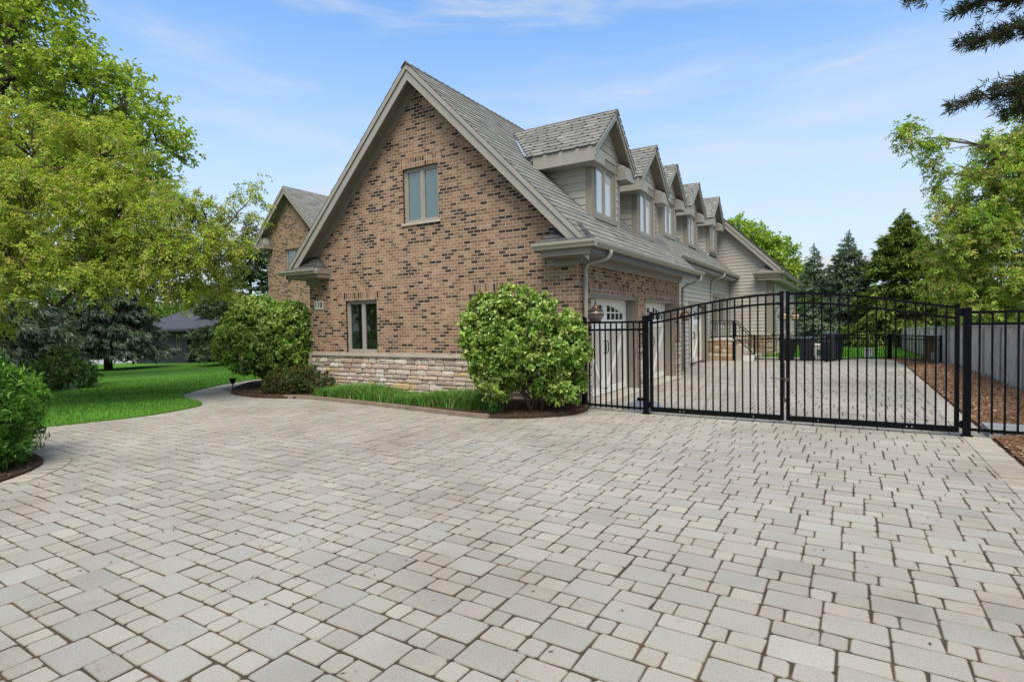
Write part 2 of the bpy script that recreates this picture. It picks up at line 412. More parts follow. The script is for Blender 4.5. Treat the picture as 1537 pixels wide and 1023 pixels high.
# ------------------------------------------------------------------ leaf and blade clouds
def leaves(C,Dr,N,L,W,tint,fold=.25,droop=.15):
    """diamond leaf = two triangles folded on the midrib. C base (n,3), Dr direction, N normal-ish"""
    n=len(C); Dr=Dr/np.linalg.norm(Dr,axis=1,keepdims=True); S=np.cross(Dr,N); S/=np.maximum(np.linalg.norm(S,axis=1,keepdims=True),1e-6); U=np.cross(S,Dr)
    L=np.broadcast_to(L,(n,))[:,None]; W=np.broadcast_to(W,(n,))[:,None]
    mid=C+Dr*L*.48; tip=C+Dr*L-U*L*droop
    V=np.stack([C,mid+S*W/2+U*W*fold,tip,mid-S*W/2+U*W*fold],1).reshape(-1,3)
    b=(np.arange(n)*4)[:,None,None]; F=(np.array([[0,1,2],[0,2,3]])[None]+b).reshape(-1,3)
    return V,F,np.repeat(tint,2,axis=0)
def unit(n):
    v=RNG.normal(size=(n,3)); return v/np.linalg.norm(v,axis=1,keepdims=True)
class Cloud:
    def __init__(s): s.V=[];s.F=[];s.T=[];s.o=0
    def add(s,V,F,T): s.V.append(V);s.F.append(F+s.o);s.T.append(T);s.o+=len(V)
    def build(s,name,mat,parent=None,**kw): return build_np(name,np.vstack(s.V),np.vstack(s.F),mat,np.vstack(s.T),parent,**kw)
def tints(n,cols,jit=.16,p=None):
    cols=np.array(cols); i=RNG.choice(len(cols),n,p=p); c=cols[i]*RNG.normal(1,jit,(n,1)).clip(.5,1.6); return np.clip(c*RNG.normal(1,.05,(n,3)),.004,.9)
def blades(P,H,W,lean,cols,jit=.18):
    n=len(P); az=RNG.uniform(0,2*PI,n); s=np.c_[np.cos(az),np.sin(az),np.zeros(n)]; l=unit(n)*np.array([1,1,0]); l*=lean*H[:,None]
    up=np.c_[np.zeros(n),np.zeros(n),H]; a=P-s*W[:,None]/2; b=P+s*W[:,None]/2; m=P+up*.62+l*.32; t=P+up*RNG.uniform(.75,1,(n,1))+l
    V=np.stack([a,b,m+s*W[:,None]*.38,m-s*W[:,None]*.38,t],1).reshape(-1,3); F=(np.array([[0,1,2],[0,2,3],[3,2,4]])[None]+(np.arange(n)*5)[:,None,None]).reshape(-1,3)
    return V,F,np.repeat(tints(n,cols,jit),3,axis=0)

# mown grass blades on the near lawn
q=RNG.uniform([-17,-8],[-6.7,3.5],(90000,2)); d=np.hypot(q[:,0]-4.4,q[:,1]+9.6); q=q[RNG.uniform(0,1,len(q))<np.clip(1.5-d/22,.3,1)]; q=q[inpoly(q[:,0],q[:,1],lawn_poly)]
H=RNG.uniform(.035,.075,len(q)); cl=Cloud(); cl.add(*blades(np.c_[q,gz(q[:,0],q[:,1])+.02],H,RNG.uniform(.008,.016,len(q)),.6,[(.045,.135,.013),(.065,.18,.02),(.09,.215,.03),(.12,.21,.05)]))
T=cl.T[0]; pq_=np.repeat(q,3,axis=0); T*=(1+.16*np.sin(pq_[:,:1]*1.1+pq_[:,1:]*.7)+.13*np.sin(pq_[:,:1]*3.1-pq_[:,1:]*2.3+1)); cl.T[0]=T.clip(.01,.5)
cl.build('lawn_blades',M['leaf'],label='short mown green grass of the front lawn',cat='grass',kind='stuff')
q=RNG.uniform([1,16.6],[7,34],(9000,2)); cl=Cloud(); H=RNG.uniform(.06,.13,len(q)); cl.add(*blades(np.c_[q,gz(q[:,0],q[:,1])+.0],H,RNG.uniform(.02,.04,len(q)),.6,[(.05,.15,.015),(.07,.19,.02)]))
cl.build('back_lawn_blades',M['leaf'],label='bright green grass behind the back picket fence',cat='grass',kind='stuff')
# arching border grass in front of the stone base
n=15000; cx=RNG.uniform(-5.95,-1.5,n); cx=np.round(cx/.27)*.27+RNG.normal(0,.075,n); cy=-1.02+RNG.choice([-.24,.02,.3],n)+RNG.normal(0,.07,n)-(cx+4)*.03
H=RNG.uniform(.14,.36,n)*(.8+.25*np.sin(cx*2.3)+RNG.normal(0,.1,n)); cl=Cloud(); cl.add(*blades(np.c_[cx,cy,np.full(n,.05)],H,RNG.uniform(.010,.018,n),.75,[(.045,.12,.018),(.06,.16,.022),(.085,.2,.035),(.16,.21,.07)]))
for bx,by,k in ((-1.45,-1.2,260),(-1.0,-1.42,120)):
    P=np.c_[RNG.normal(bx,.07,k),RNG.normal(by,.06,k),np.full(k,.06)]; cl.add(*blades(P,RNG.uniform(.1,.24,k),np.full(k,.012),.8,[(.07,.17,.03),(.1,.2,.04)]))
cl.build('border_grass',M['leaf'],label='arching clumps of green border grass along the stone base',cat='grass',kind='stuff')
# chips lying on the mulch, litter on the paving
def chips(name,P,size,cols,label,cat):
    n=len(P); Dn=unit(n)*np.array([1,1,.25]); N=np.c_[RNG.normal(0,.35,(n,2)),np.ones(n)]
    cl=Cloud(); cl.add(*leaves(P,Dn,N,RNG.uniform(.5,1.6,n)*size,RNG.uniform(.2,.5,n)*size,tints(n,cols,.25),.1,0)); return cl.build(name,M['shingle'],label=label,cat=cat,kind='stuff')
q=RNG.uniform([6.0,-12],[7.05,16],(14000,2)); q=q[inpoly(q[:,0],q[:,1],right_mulch)]
z=.032+.22*np.clip((q[:,0]-6.0),0,1)*np.clip((20-q[:,1])/14,0.1,1)+.05*np.sin(q[:,0]*3+q[:,1]*1.7)*np.clip((q[:,0]-6.15),0,.5)
chips('wood_chips',np.c_[q,z],.055,[(.2,.11,.065),(.14,.075,.045),(.3,.19,.12),(.36,.26,.18)],'reddish wood chips spread between driveway and right boundary fence','wood chips')
q=RNG.uniform([-10,-2],[.4,0],(9000,2)); q=q[inpoly(q[:,0],q[:,1],bed_poly)]; q2=RNG.uniform([-7,-9],[-3,-6.7],(4000,2)); q2=q2[inpoly(q2[:,0],q2[:,1],hedge_poly)]
q=np.vstack([q,q2]); z=np.where(q[:,0]<-12,0,.045+.05*np.clip((q[:,1]+1.9)/1.5,0,1)); 
chips('mulch_chips',np.c_[q,z],.04,[(.07,.04,.026),(.1,.06,.04),(.16,.1,.065),(.05,.03,.02)],'dark brown bark mulch under the shrubs','mulch')
q=np.vstack([RNG.uniform([-4,-8.2],[6,-1],(240,2)),RNG.normal([.6,-7.2],[1.0,.5],(70,2)),RNG.normal([4.6,-3.6],[.9,.8],(60,2))])
chips('leaf_litter',np.c_[q,np.full(len(q),.006)],.026,[(.11,.055,.03),(.2,.1,.05),(.08,.06,.045),(.22,.2,.06)],'tiny brown twigs and leaf bits scattered over the pavers','leaf litter')

# ------------------------------------------------------------------ brick house
H0=(-3.8,6.0,0)
house=thing('brick_house','brown brick house with a steep front gable and five dormers over white garage doors','house',H0)
def part(name,mb,mats,parent=None,**kw): return build(name,mb,mats,parent or house,**kw)
def clip(poly,fn):
    """keep the part of a 2-D polygon where fn(p) >= 0"""
    out=[]; n=len(poly)
    for i in range(n):
        a=poly[i]; b=poly[(i+1)%n]; fa=fn(a); fb=fn(b)
        if fa>=0: out.append(a)
        if (fa>=0)!=(fb>=0):
            t=fa/(fa-fb); out.append((a[0]+(b[0]-a[0])*t,a[1]+(b[1]-a[1])*t))
    return out
class Plane:
    """vertical wall plane: o + u*U + z, outward normal n"""
    def __init__(s,o,u,n): s.o=Vector(o); s.u=Vector(u); s.n=Vector(n)
    def p(s,u,z,out=0): q=s.o+s.u*u+s.n*out; return (q.x,q.y,z)
    def box(s,mb,u0,u1,z0,z1,o0,o1,m=0,col=None):
        P=[s.p(u0,z0,o0),s.p(u1,z0,o0),s.p(u1,z0,o1),s.p(u0,z0,o1),s.p(u0,z1,o0),s.p(u1,z1,o0),s.p(u1,z1,o1),s.p(u0,z1,o1)]
        c=(s.u.cross(s.n)).z
        if c<0: P=[P[i] for i in (1,0,3,2,5,4,7,6)]
        mb.hexa(P,m,col)
    def wall(s,mb,u0,u1,z0,z1,holes=(),clips=(),depth=.1,m=0,mr=None,cuts=()):
        us=sorted({u0,u1,*cuts,*[h[0] for h in holes],*[h[1] for h in holes]}); zs=sorted({z0,z1,*[h[2] for h in holes],*[h[3] for h in holes]})
        for i in range(len(us)-1):
            for j in range(len(zs)-1):
                cu=(us[i]+us[i+1])/2; cz=(zs[j]+zs[j+1])/2
                if any(h[0]<cu<h[1] and h[2]<cz<h[3] for h in holes): continue
                poly=[(us[i],zs[j]),(us[i+1],zs[j]),(us[i+1],zs[j+1]),(us[i],zs[j+1])]
                for c in clips:
                    if poly: poly=clip(poly,c)
                if len(poly)>2: mb.face([s.p(a,b) for a,b in poly],m,[(a,b) for a,b in poly])
        mr=m if mr is None else mr
        for h in holes:
            a,b,c,d=h
            for q,uv in (((s.p(a,c),s.p(a,d),s.p(a,d,-depth),s.p(a,c,-depth)),[(0,c),(0,d),(depth,d),(depth,c)]),((s.p(b,d),s.p(b,c),s.p(b,c,-depth),s.p(b,d,-depth)),[(0,d),(0,c),(depth,c),(depth,d)]),
                      ((s.p(a,d),s.p(b,d),s.p(b,d,-depth),s.p(a,d,-depth)),[(a,0),(b,0),(b,depth),(a,depth)]),((s.p(b,c),s.p(a,c),s.p(a,c,-depth),s.p(b,c,-depth)),[(b,0),(a,0),(a,depth),(b,depth)])):
                mb.face(q,mr,uv)

def window(pl,u0,u1,z0,z1,set_=.07,parent=None,n=2,glass='glass',fr=.055,mat='trim_light',name='window'):
    mb=MB(); o0,o1=-set_-.05,-set_
    pl.box(mb,u0,u1,z0,z0+fr,o0,o1); pl.box(mb,u0,u1,z1-fr,z1,o0,o1)
    pl.box(mb,u0,u0+fr,z0+fr,z1-fr,o0,o1); pl.box(mb,u1-fr,u1,z0+fr,z1-fr,o0,o1)
    w=(u1-u0-2*fr)/n
    for i in range(1,n): pl.box(mb,u0+fr+w*i-fr*.55,u0+fr+w*i+fr*.55,z0+fr,z1-fr,o0,o1-.002)
    e=.032                                                  # sash inside each light, a step back
    for i in range(n):
        a=u0+fr+w*i+(fr*.55 if i else 0); b=u0+fr+w*(i+1)-(fr*.55 if i<n-1 else 0)
        pl.box(mb,a,b,z0+fr,z0+fr+e,o0,o1-.014); pl.box(mb,a,b,z1-fr-e,z1-fr,o0,o1-.014)
        pl.box(mb,a,a+e,z0+fr+e,z1-fr-e,o0,o1-.014); pl.box(mb,b-e,b,z0+fr+e,z1-fr-e,o0,o1-.014)
    w_=build(name,mb,M[mat],parent or house,bevel=.004)
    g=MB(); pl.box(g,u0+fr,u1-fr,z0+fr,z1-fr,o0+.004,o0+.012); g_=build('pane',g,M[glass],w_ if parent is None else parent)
    return w_

FR=Plane((0,0,0),(1,0,0),(0,-1,0)); GA=Plane((0,0,0),(0,1,0),(1,0,0)); S2=Plane((-.58,0,0),(0,1,0),(1,0,0))
RX,RZ=-3.83,7.32                      # ridge of the garage wing, roof top surface
LED=.945
uw=(-4.33,-3.30,3.93,5.17); lw=(-6.31,-5.24,.968,2.25); tw=(-2.53,-1.46,.968,2.25)
mb=MB()
FR.wall(mb,-7.66,0,LED,7.05,[uw,lw,tw],[lambda p:6.96-(p[1]+abs(p[0]-RX)) ],.12,cuts=(RX,))
LFT=Plane((-7.66,0,0),(0,1,0),(-1,0,0)); LFT.wall(mb,0,18,0,2.95)
part('front_wall',mb,M['brick'],label='brown brick gable wall with scattered dark bricks')
mb=MB(); DO1=(.64,3.44,0,2.2); DO2=(4.06,6.76,0,2.2)
GA.wall(mb,0,7.25,LED,2.85,[(.64,3.44,LED,2.2),(4.06,6.76,LED,2.2)],(),.02)
BK=Plane((0,7.25,0),(-1,0,0),(0,1,0)); BK.wall(mb,0,.58,0,2.85)
part('garage_wall',mb,M['brick'])
# projecting brick surrounds: soldier lintels and stretcher jambs
for u0,u1,z in ((uw[0]-.1,uw[1]+.1,uw[3]),(lw[0]-.1,lw[1]+.1,lw[3]),(tw[0]-.1,tw[1]+.1,tw[3])):
    mb=MB(); FR.box(mb,u0,u1,z+.0,z+.205,-.05,.012); part('soldier_lintel',mb,M['soldier'])
for u0,u1 in ((.5,3.56),(3.94,6.88)): mb=MB(); GA.box(mb,u0,u1,2.2,2.41,-.02,.012); part('soldier_lintel',mb,M['soldier'])
for w in (uw,lw,tw):
    for a,b in ((w[0]-.1,w[0]),(w[1],w[1]+.1)): mb=MB(); FR.box(mb,a,b,w[2],w[3]-.001,-.03,.012); part('brick_jamb',mb,M['brick'])
# limestone ledge over the stone base
for P_,a,b,o in ((FR,-7.71,.05,.055),(GA,.0,.60,.05),(GA,3.46,4.04,.05),(GA,6.78,7.27,.05)): mb=MB(); P_.box(mb,a,b,LED-.055,LED+.02,-.02,o); part('limestone_ledge',mb,M['limestone'],bevel=.008)
mb=MB()
FR.box(mb,uw[0]-.05,uw[1]+.05,uw[2]-.045,uw[2]+.004,-.12,.035)
part('window_sill',mb,M['limestone'],bevel=.006)
# ---- stone veneer: every stone its own block in one mesh
def stonework(name,pl,u0,u1,z0,z1,parent=None,palette=None):
    pal=np.array(palette or [(.51,.445,.37),(.47,.395,.325),(.44,.34,.285),(.55,.495,.42),(.39,.31,.27),(.48,.375,.285),(.47,.36,.2),(.42,.295,.23),(.36,.31,.27),(.58,.54,.48)])
    pp=np.array([.19,.16,.12,.15,.08,.08,.04,.06,.05,.07]); pp=pp/pp.sum(); mb=MB()
    z=z0
    while z<z1-.02:
        h=random.choice((.095,.12,.15,.175)); h=min(h,z1-z)
        if z1-z-h<.05: h=z1-z
        u=u0+0.
        while u<u1-.01:
            w=random.uniform(.13,.42)*(.8+h*2.2); w=min(w,u1-u)
            if u1-u-w<.08: w=u1-u
            cells=[(u,u+w,z,z+h)]
            if h>.14 and random.random()<.4:
                k=random.uniform(.4,.6)*h; cells=[(u,u+w,z,z+k),(u,u+w,z+k,z+h)]
            elif h>.11 and w>.3 and random.random()<.25:
                k=random.uniform(.35,.65)*w; j=h*.5; cells=[(u,u+k,z,z+h),(u+k,u+w,z,z+j),(u+k,u+w,z+j,z+h)]
            for a,b,c,d in cells:
                g=.0055; col=pal[np.random.default_rng(random.randrange(10**6)).choice(len(pal),p=pp)]*random.uniform(.85,1.15)
                o=random.uniform(.012,.04); j=lambda k=.008: random.uniform(-k,k); cc=min(b-a,d-c)*random.uniform(.12,.28); t=.014
                ring=[(a+g+cc,c+g),(b-g-cc,c+g),(b-g,c+g+cc),(b-g,d-g-cc),(b-g-cc,d-g),(a+g+cc,d-g),(a+g,d-g-cc),(a+g,c+g+cc)]
                ring=[(x+j(.005),y+j(.004)) for x,y in ring]; mu,mz=(a+b)/2,(c+d)/2
                inn=[(mu+(x-mu)*(1-2*t/(b-a)),mz+(y-mz)*(1-2*t/(d-c))) for x,y in ring]
                R0=[pl.p(x,y,-.01) for x,y in ring]; R1=[pl.p(x,y,o-.009) for x,y in ring]; R2=[pl.p(x,y,o+j(.004)) for x,y in inn]; cen=pl.p(mu,mz,o+.004)
                fl=(pl.u.cross(Vector((0,0,1)))).dot(pl.n)<0
                for k in range(8):
                    k2=(k+1)%8
                    for q in ((R0[k],R0[k2],R1[k2],R1[k]),(R1[k],R1[k2],R2[k2],R2[k]),(R2[k],R2[k2],cen)):
                        mb.face(q[::-1] if fl else q,0,None,tuple(col))
            u+=w
        z+=h
    m=MB(); pl.box(m,u0,u1,z0,z1,-.06,.004); bk=build(name+'_mortar',m,M['mortar'],parent or house)
    return build(name,mb,M['stone'],parent or house)
M['mortar']=paint('stone_mortar',(.2,.165,.135),.95,.2,12,.4)
stonework('stone_base',FR,-7.66,.02,-.02,LED-.055)
for a,b in ((.0,.62),(3.46,4.04),(6.78,7.25)): stonework('stone_pier',GA,a,b,-.02,LED-.055)

# ---- roofs laid in shingle courses
def shingles(mb,o,along,up,nrm,La,Lu,ex=.19,w=(.22,.36),t=.016,cols=None,butt=.0,hexy=False,trim=None):
    o=Vector(o); al=Vector(along).normalized(); up=Vector(up).normalized(); nr=Vector(nrm).normalized()
    cols=cols or [(.182,.184,.171),(.158,.16,.15),(.205,.205,.19),(.17,.174,.164),(.192,.189,.175)]
    k=int(math.ceil(Lu/ex)); fl=al.cross(up).dot(nr)<0
    for i in range(k):
        u0=i*ex; u1=min(Lu,u0+ex*1.02); a=-random.uniform(0,w[0]); amin,amax=(0,La) if trim is None else trim(u0)
        while a<amax:
            ww=random.uniform(*w); b=a+ww; p0=max(a,amin); p1=min(b,amax)
            if p1-p0>.02:
                c=random.choice(cols); f=random.uniform(.88,1.12); c=tuple(x*f for x in c); tt=t*random.uniform(.8,1.25); g=.003; du=random.uniform(-.004,.004)
                P=lambda x,y,h: tuple(o+al*x+up*y+nr*h)
                if hexy:
                    q=min(.055,(p1-p0)*.3); lo=u0+du
                    top=[P(p0+g,lo+q*.8,tt),P(p0+g+q,lo,tt),P(p1-g-q,lo,tt),P(p1-g,lo+q*.8,tt),P(p1-g,u1,.004),P(p0+g,u1,.004)]
                    bot=[P(p0+g,lo+q*.8,-.004),P(p0+g+q,lo,-.004),P(p1-g-q,lo,-.004),P(p1-g,lo+q*.8,-.004)]
                    F=[top,[bot[0],bot[1],top[1],top[0]],[bot[1],bot[2],top[2],top[1]],[bot[2],bot[3],top[3],top[2]]]
                else:
                    top=[P(p0+g,u0+du,tt),P(p1-g,u0+du,tt),P(p1-g,u1,.002),P(p0+g,u1,.002)]
                    F=[top,[P(p0+g,u0+du,-.004),P(p1-g,u0+du,-.004),top[1],top[0]],[P(p0+g,u0+du,-.004),top[0],top[3]],[top[1],P(p1-g,u0+du,-.004),top[2]]]
                for q in F: mb.face(q[::-1] if fl else q,0,None,c)
            a=b
S=math.sqrt(.5)
YF=-.36
# main roof deck (solid, 0.16 thick) then shingles
mb=MB()
def slab(mb,x0,x1,y0,y1,side):
    z0=RZ-abs(x0-RX); z1=RZ-abs(x1-RX); t=.17
    P=[(x0,y0,z0-t),(x1,y0,z1-t),(x1,y1,z1-t),(x0,y1,z0-t),(x0,y0,z0-.006),(x1,y0,z1-.006),(x1,y1,z1-.006),(x0,y1,z0-.006)]
    mb.hexa(P)
slab(mb,RX,.46,YF,7.9,1); slab(mb,RX,-.212,7.9,18.4,1); slab(mb,-8.12,RX-.001,YF,18.4,-1)
roof=part('roof',mb,M['lead'])
mb=MB()
for (x1,y0,y1) in ((.48,YF-.03,7.93),(-.18,7.94,18.4)):
    shingles(mb,(x1,y0,RZ-(x1-RX)),(0,1,0),(-1,0,1),(1,0,1),y1-y0,(x1-RX)/S,.185,(.24,.4),.015)
shingles(mb,(-8.14,YF-.03,RZ-(RX+8.14)),(0,1,0),(1,0,1),(-1,0,1),18.4-YF,(RX+8.14)/S,.37,(.6,1.2),.02)
build('shingles',mb,M['shingle'],roof)
mb=MB()                                              # ridge caps
y=YF-.05
while y<18.3:
    for sx in (1,-1): mb.face([(RX,y,RZ+.03),(RX+sx*.13,y,RZ-.1),(RX+sx*.13,y+.24,RZ-.118),(RX,y+.24,RZ+.012)] if sx<0 else [(RX,y,RZ+.03),(RX,y+.24,RZ+.012),(RX+.13,y+.24,RZ-.118),(RX+.13,y,RZ-.1)],0,None,tuple(random.uniform(.09,.13) for _ in range(1))*3)
    mb.face([(RX-.13,y,RZ-.1),(RX,y,RZ-.02),(RX+.13,y,RZ-.1),(RX,y,RZ+.03)],0,None,(.1,.1,.1)); y+=.21
build('ridge_cap',mb,M['shingle'],roof)

# ---- rakes, frieze and eave trim of the front gable
def rake(pl,cu,zt,half_l,half_r,out,fascia=(.10,.26),m='trim_light',parent=None):
    """barge boards: a narrow proud strip over a wider board; cu ridge position along pl, zt roof-top height"""
    A=MB(); 
    for sg,hf in ((1,half_r),(-1,half_l)):
        def bd(d0,d1,o0,o1):
            q=[]
            for e,d in ((0,d0),(hf,d0),(hf,d1),(0,d1)): q.append((cu+sg*e, zt-e-d*math.sqrt(2)))
            P=[pl.p(a,b,o0) for a,b in q]+[pl.p(a,b,o1) for a,b in q]
            idx=(0,1,2,3,4,5,6,7)
            c=(Vector(P[1])-Vector(P[0])).cross(Vector(P[3])-Vector(P[0])).dot(Vector(P[4])-Vector(P[0]))
            if c<0: P=P[4:]+P[:4]
            A.hexa(P)
        bd(.012,fascia[0],out,out+.045); bd(fascia[0],fascia[1],out-.012,out+.018)
    return part('barge_board',A,M[m],parent,bevel=.004)
rake(FR,RX,RZ,4.22,4.22,.34)
mb=MB()                                               # soffit under the rake and frieze on the brick
for sg in (1,-1):
    q=[(RX,RZ-.245),(RX+sg*4.2,RZ-.245-4.2)]
    mb.face([FR.p(*q[0],0),FR.p(*q[1],0),FR.p(*q[1],.352),FR.p(*q[0],.352)])
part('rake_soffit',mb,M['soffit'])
mb=MB()
for sg in (1,-1):
    for d0,d1,o in ((.245,.36,.05),(.36,.43,.028)):
        e=4.0; q=[(RX,RZ-d0),(RX+sg*e,RZ-d0-e),(RX+sg*e,RZ-d1-e),(RX,RZ-d1)]
        q=[(a,b) for a,b in q]
        P=[FR.p(a,b,-.01) for a,b in q]+[FR.p(a,b,o) for a,b in q]
        if sg>0: P=P[4:]+P[:4]
        mb.hexa(P)
part('rake_frieze',mb,M['trim'])

def gutter_profile(p,out,k=1.0):
    """K-style gutter section hung at p (top back edge), out = outward unit vector"""
    pr=[(0,0),(0,-.12),(.075,-.12),(.092,-.075),(.118,-.045),(.122,0),(.108,.004),(.106,-.03),(.012,-.03)]
    return [tuple(Vector(p)+Vector(out)*a*k+Vector((0,0,b*k))) for a,b in pr]
for pr_,vec_ in (((( .46,-.5,3.09),(1,0,0)),(0,8.56,0)),(((.58,-.42,3.09),(0,-1,0)),(-1.28,0,0)),(((-6.82,-.42,3.06),(0,-1,0)),(-1.4,0,0)),(((-.2,7.94,3.715),(1,0,0)),(0,10.95,0))):
    mb=MB(); mb.extrude(gutter_profile(*pr_),vec_); part('gutter',mb,M['gutter'])
mb=MB()                                               # boxed eaves
mb.box((.0,-.385,2.92),(.455,7.95,3.0)); mb.box((.0,-.01,2.74),(.05,7.25,2.918)); mb.box((.0,-.01,2.81),(.09,7.25,2.916))
mb.box((-.58,7.3,3.45),(-.225,18.4,3.6)); mb.box((-.58,7.3,3.33),(-.53,18.4,3.46))
part('eave_soffit',mb,M['trim_light'])
for k,(xa,xb,xc,xd) in enumerate(((-.70,.455,-.62,.05),(-8.1,-6.85,-7.72,-7.2))):      # cornice returns
    mb=MB(); mb.box((xa,-.415,2.95),(xb,0,3.08)); mb.box((xa+.14,-.40,2.85),(xb-.02,0,2.95)); 
    mb.box((xa+.22,-.3,2.83),(xb-.1,0,2.852)); mb.box((xc,-.06,2.70),(xd,.02,2.83))
    cr=part('cornice_return',mb,M['trim'],bevel=.006)
    h=MB()                                            # little hipped slate roof on the return
    if k==0: apex=[(-.22,.0,3.50),(.05,0,3.50)]; base=[(xa-.02,-.43,3.085),(xb,-.43,3.085),(xa-.02,0,3.085),(xb,0,3.085)]
    else: apex=[(-7.72,.0,3.46),(-7.3,0,3.44)]; base=[(xa,-.43,3.055),(xb-.05,-.43,3.055),(xa,0,3.055),(xb-.05,0,3.055)]
    n=4
    for r in range(n):
        t0=r/n; t1=(r+1)/n
        L=lambda a,b,t: tuple(Vector(a)*(1-t)+Vector(b)*t)
        for s0,s1,e in ((base[0],base[1],.012),):
            nn=5
            for c in range(nn):
                A0=L(L(s0,apex[0],t0),L(s1,apex[1],t0),c/nn+.004); A1=L(L(s0,apex[0],t0),L(s1,apex[1],t0),(c+1)/nn-.004)
                B0=L(L(s0,apex[0],t1),L(s1,apex[1],t1),c/nn+.004); B1=L(L(s0,apex[0],t1),L(s1,apex[1],t1),(c+1)/nn-.004)
                rv=random.uniform(.045,.085); col=(rv,rv*1.01,rv*1.04); up=lambda p,d: (p[0],p[1]-d*.6,p[2]+d)
                h.face([up(A0,.02),up(A1,.02),up(B1,.004),up(B0,.004)],0,None,col); h.face([A0,A1,up(A1,.02),up(A0,.02)],0,None,col)
        for s0,ap,f in ((base[0],apex[0],1),(base[1],apex[1],-1)):
            bk=base[2] if f==1 else base[3]
            A0=L(s0,ap,t0); A1=L(bk,(ap[0],0,ap[2]),t0); B0=L(s0,ap,t1); B1=L(bk,(ap[0],0,ap[2]),t1)
            q=[A0,B0,B1,A1] if f==1 else [A1,B1,B0,A0]
            h.face([(p[0],p[1],p[2]+.012) for p in q],0,None,tuple(random.uniform(.05,.08) for _ in range(1))*3)
    build('hip_roof',h,M['shingle'],cr)
# downspouts
def spout(pts): 
    mb=MB(); mb.tube(pts,.042,10); return part('downspout',mb,M['gutter'],smooth=True)
spout([(.53,.35,2.98),(.53,.36,2.9),(.46,.36,2.82),(.2,.24,2.76),(.11,.2,2.72),(.085,.19,2.6),(.085,.19,.25),(.09,.18,.14),(.2,.1,.06)])
spout([(.52,7.75,2.98),(.52,7.74,2.88),(.45,7.7,2.8),(.18,7.4,2.68),(.09,7.32,2.6),(.085,7.31,2.45),(.085,7.3,.1)])
spout([(-.13,14.9,3.6),(-.13,14.88,3.5),(-.2,14.8,3.42),(-.44,14.4,3.3),(-.52,14.3,3.2),(-.53,14.28,3.05),(-.53,14.28,1.2),(-.42,14.2,.4),(-.3,14.1,.1)])

# ---- lap siding
def lap(pl,u0,u1,z0,z1,holes=(),clips=(),ex=.155,t=.021,mb=None,ridge=None):
    mb=mb or MB(); k=int(math.ceil((z1-z0)/ex))
    for i in range(k):
        a=z0+i*ex; b=min(z1,a+ex)
        spans=[(u0,u1)]
        for h in holes:
            if h[2]<b-.02 and h[3]>a+.02:
                ns=[]
                for x,y in spans:
                    if h[1]<=x or h[0]>=y: ns.append((x,y))
                    else:
                        if h[0]>x: ns.append((x,h[0]))
                        if h[1]<y: ns.append((h[1],y))
                spans=ns
        spans=[q for x,y in spans for q in ([(x,ridge),(ridge,y)] if ridge is not None and x<ridge<y else [(x,y)])]
        for x,y in spans:
            poly=[(x,a),(y,a),(y,b),(x,b)]
            for c in clips:
                if poly: poly=clip(poly,c)
            if len(poly)<3: continue
            f=lambda p:pl.p(p[0],p[1],t*(1-(p[1]-a)/ex)+.002)
            q=[f(p) for p in poly]; 
            fl=(pl.u.cross(Vector((0,0,1)))).dot(pl.n)<0
            mb.face(q[::-1] if fl else q)
            lo=[p for p in poly if abs(p[1]-a)<1e-6]
            if len(lo)==2:
                q=[pl.p(lo[0][0],a,-.004),pl.p(lo[1][0],a,-.004),f(lo[1]),f(lo[0])]; mb.face(q[::-1] if fl else q)
    return mb
d3=(10.75,13.55,0,2.2); ed=(14.75,15.55,.82,2.66); sw=(15.95,17.1,1.5,2.58)
mb=lap(S2,7.25,18.4,0,3.46,[(d3[0]-.12,d3[1]+.12,0,d3[3]+.14),(ed[0]-.1,ed[1]+.1,.8,ed[3]+.12),(sw[0]-.1,sw[1]+.1,sw[2]-.05,sw[3]+.1)])
Plane((-.588,0,0),(0,1,0),(1,0,0)).wall(mb,7.25,18.4,0,3.5,[d3,ed,sw],(),.0)
part('siding_wall',mb,M['siding'])
mb=MB()
for w in (ed,sw):
    S2.box(mb,w[0]-.1,w[0],w[2],w[3],-.02,.03); S2.box(mb,w[1],w[1]+.1,w[2],w[3],-.02,.03); S2.box(mb,w[0]-.13,w[1]+.13,w[3],w[3]+.12,-.02,.04)
S2.box(mb,d3[0]-.12,d3[0],0,d3[3],-.3,.03); S2.box(mb,d3[1],d3[1]+.12,0,d3[3],-.3,.03); S2.box(mb,d3[0]-.14,d3[1]+.14,d3[3],d3[3]+.14,-.3,.035)
part('siding_trim',mb,M['trim'],bevel=.004)
window(S2,*sw,set_=-.0,glass='glass_dark')
mb=MB(); S2.box(mb,*ed[:2],ed[2],ed[3],-.08,-.03); dr=part('entry_door',mb,M['trim'])
mb=MB(); S2.box(mb,ed[0]+.12,ed[1]-.12,ed[2]+.35,ed[3]-.15,-.03,-.024); build('door_glass',mb,M['glass_dark'],dr)

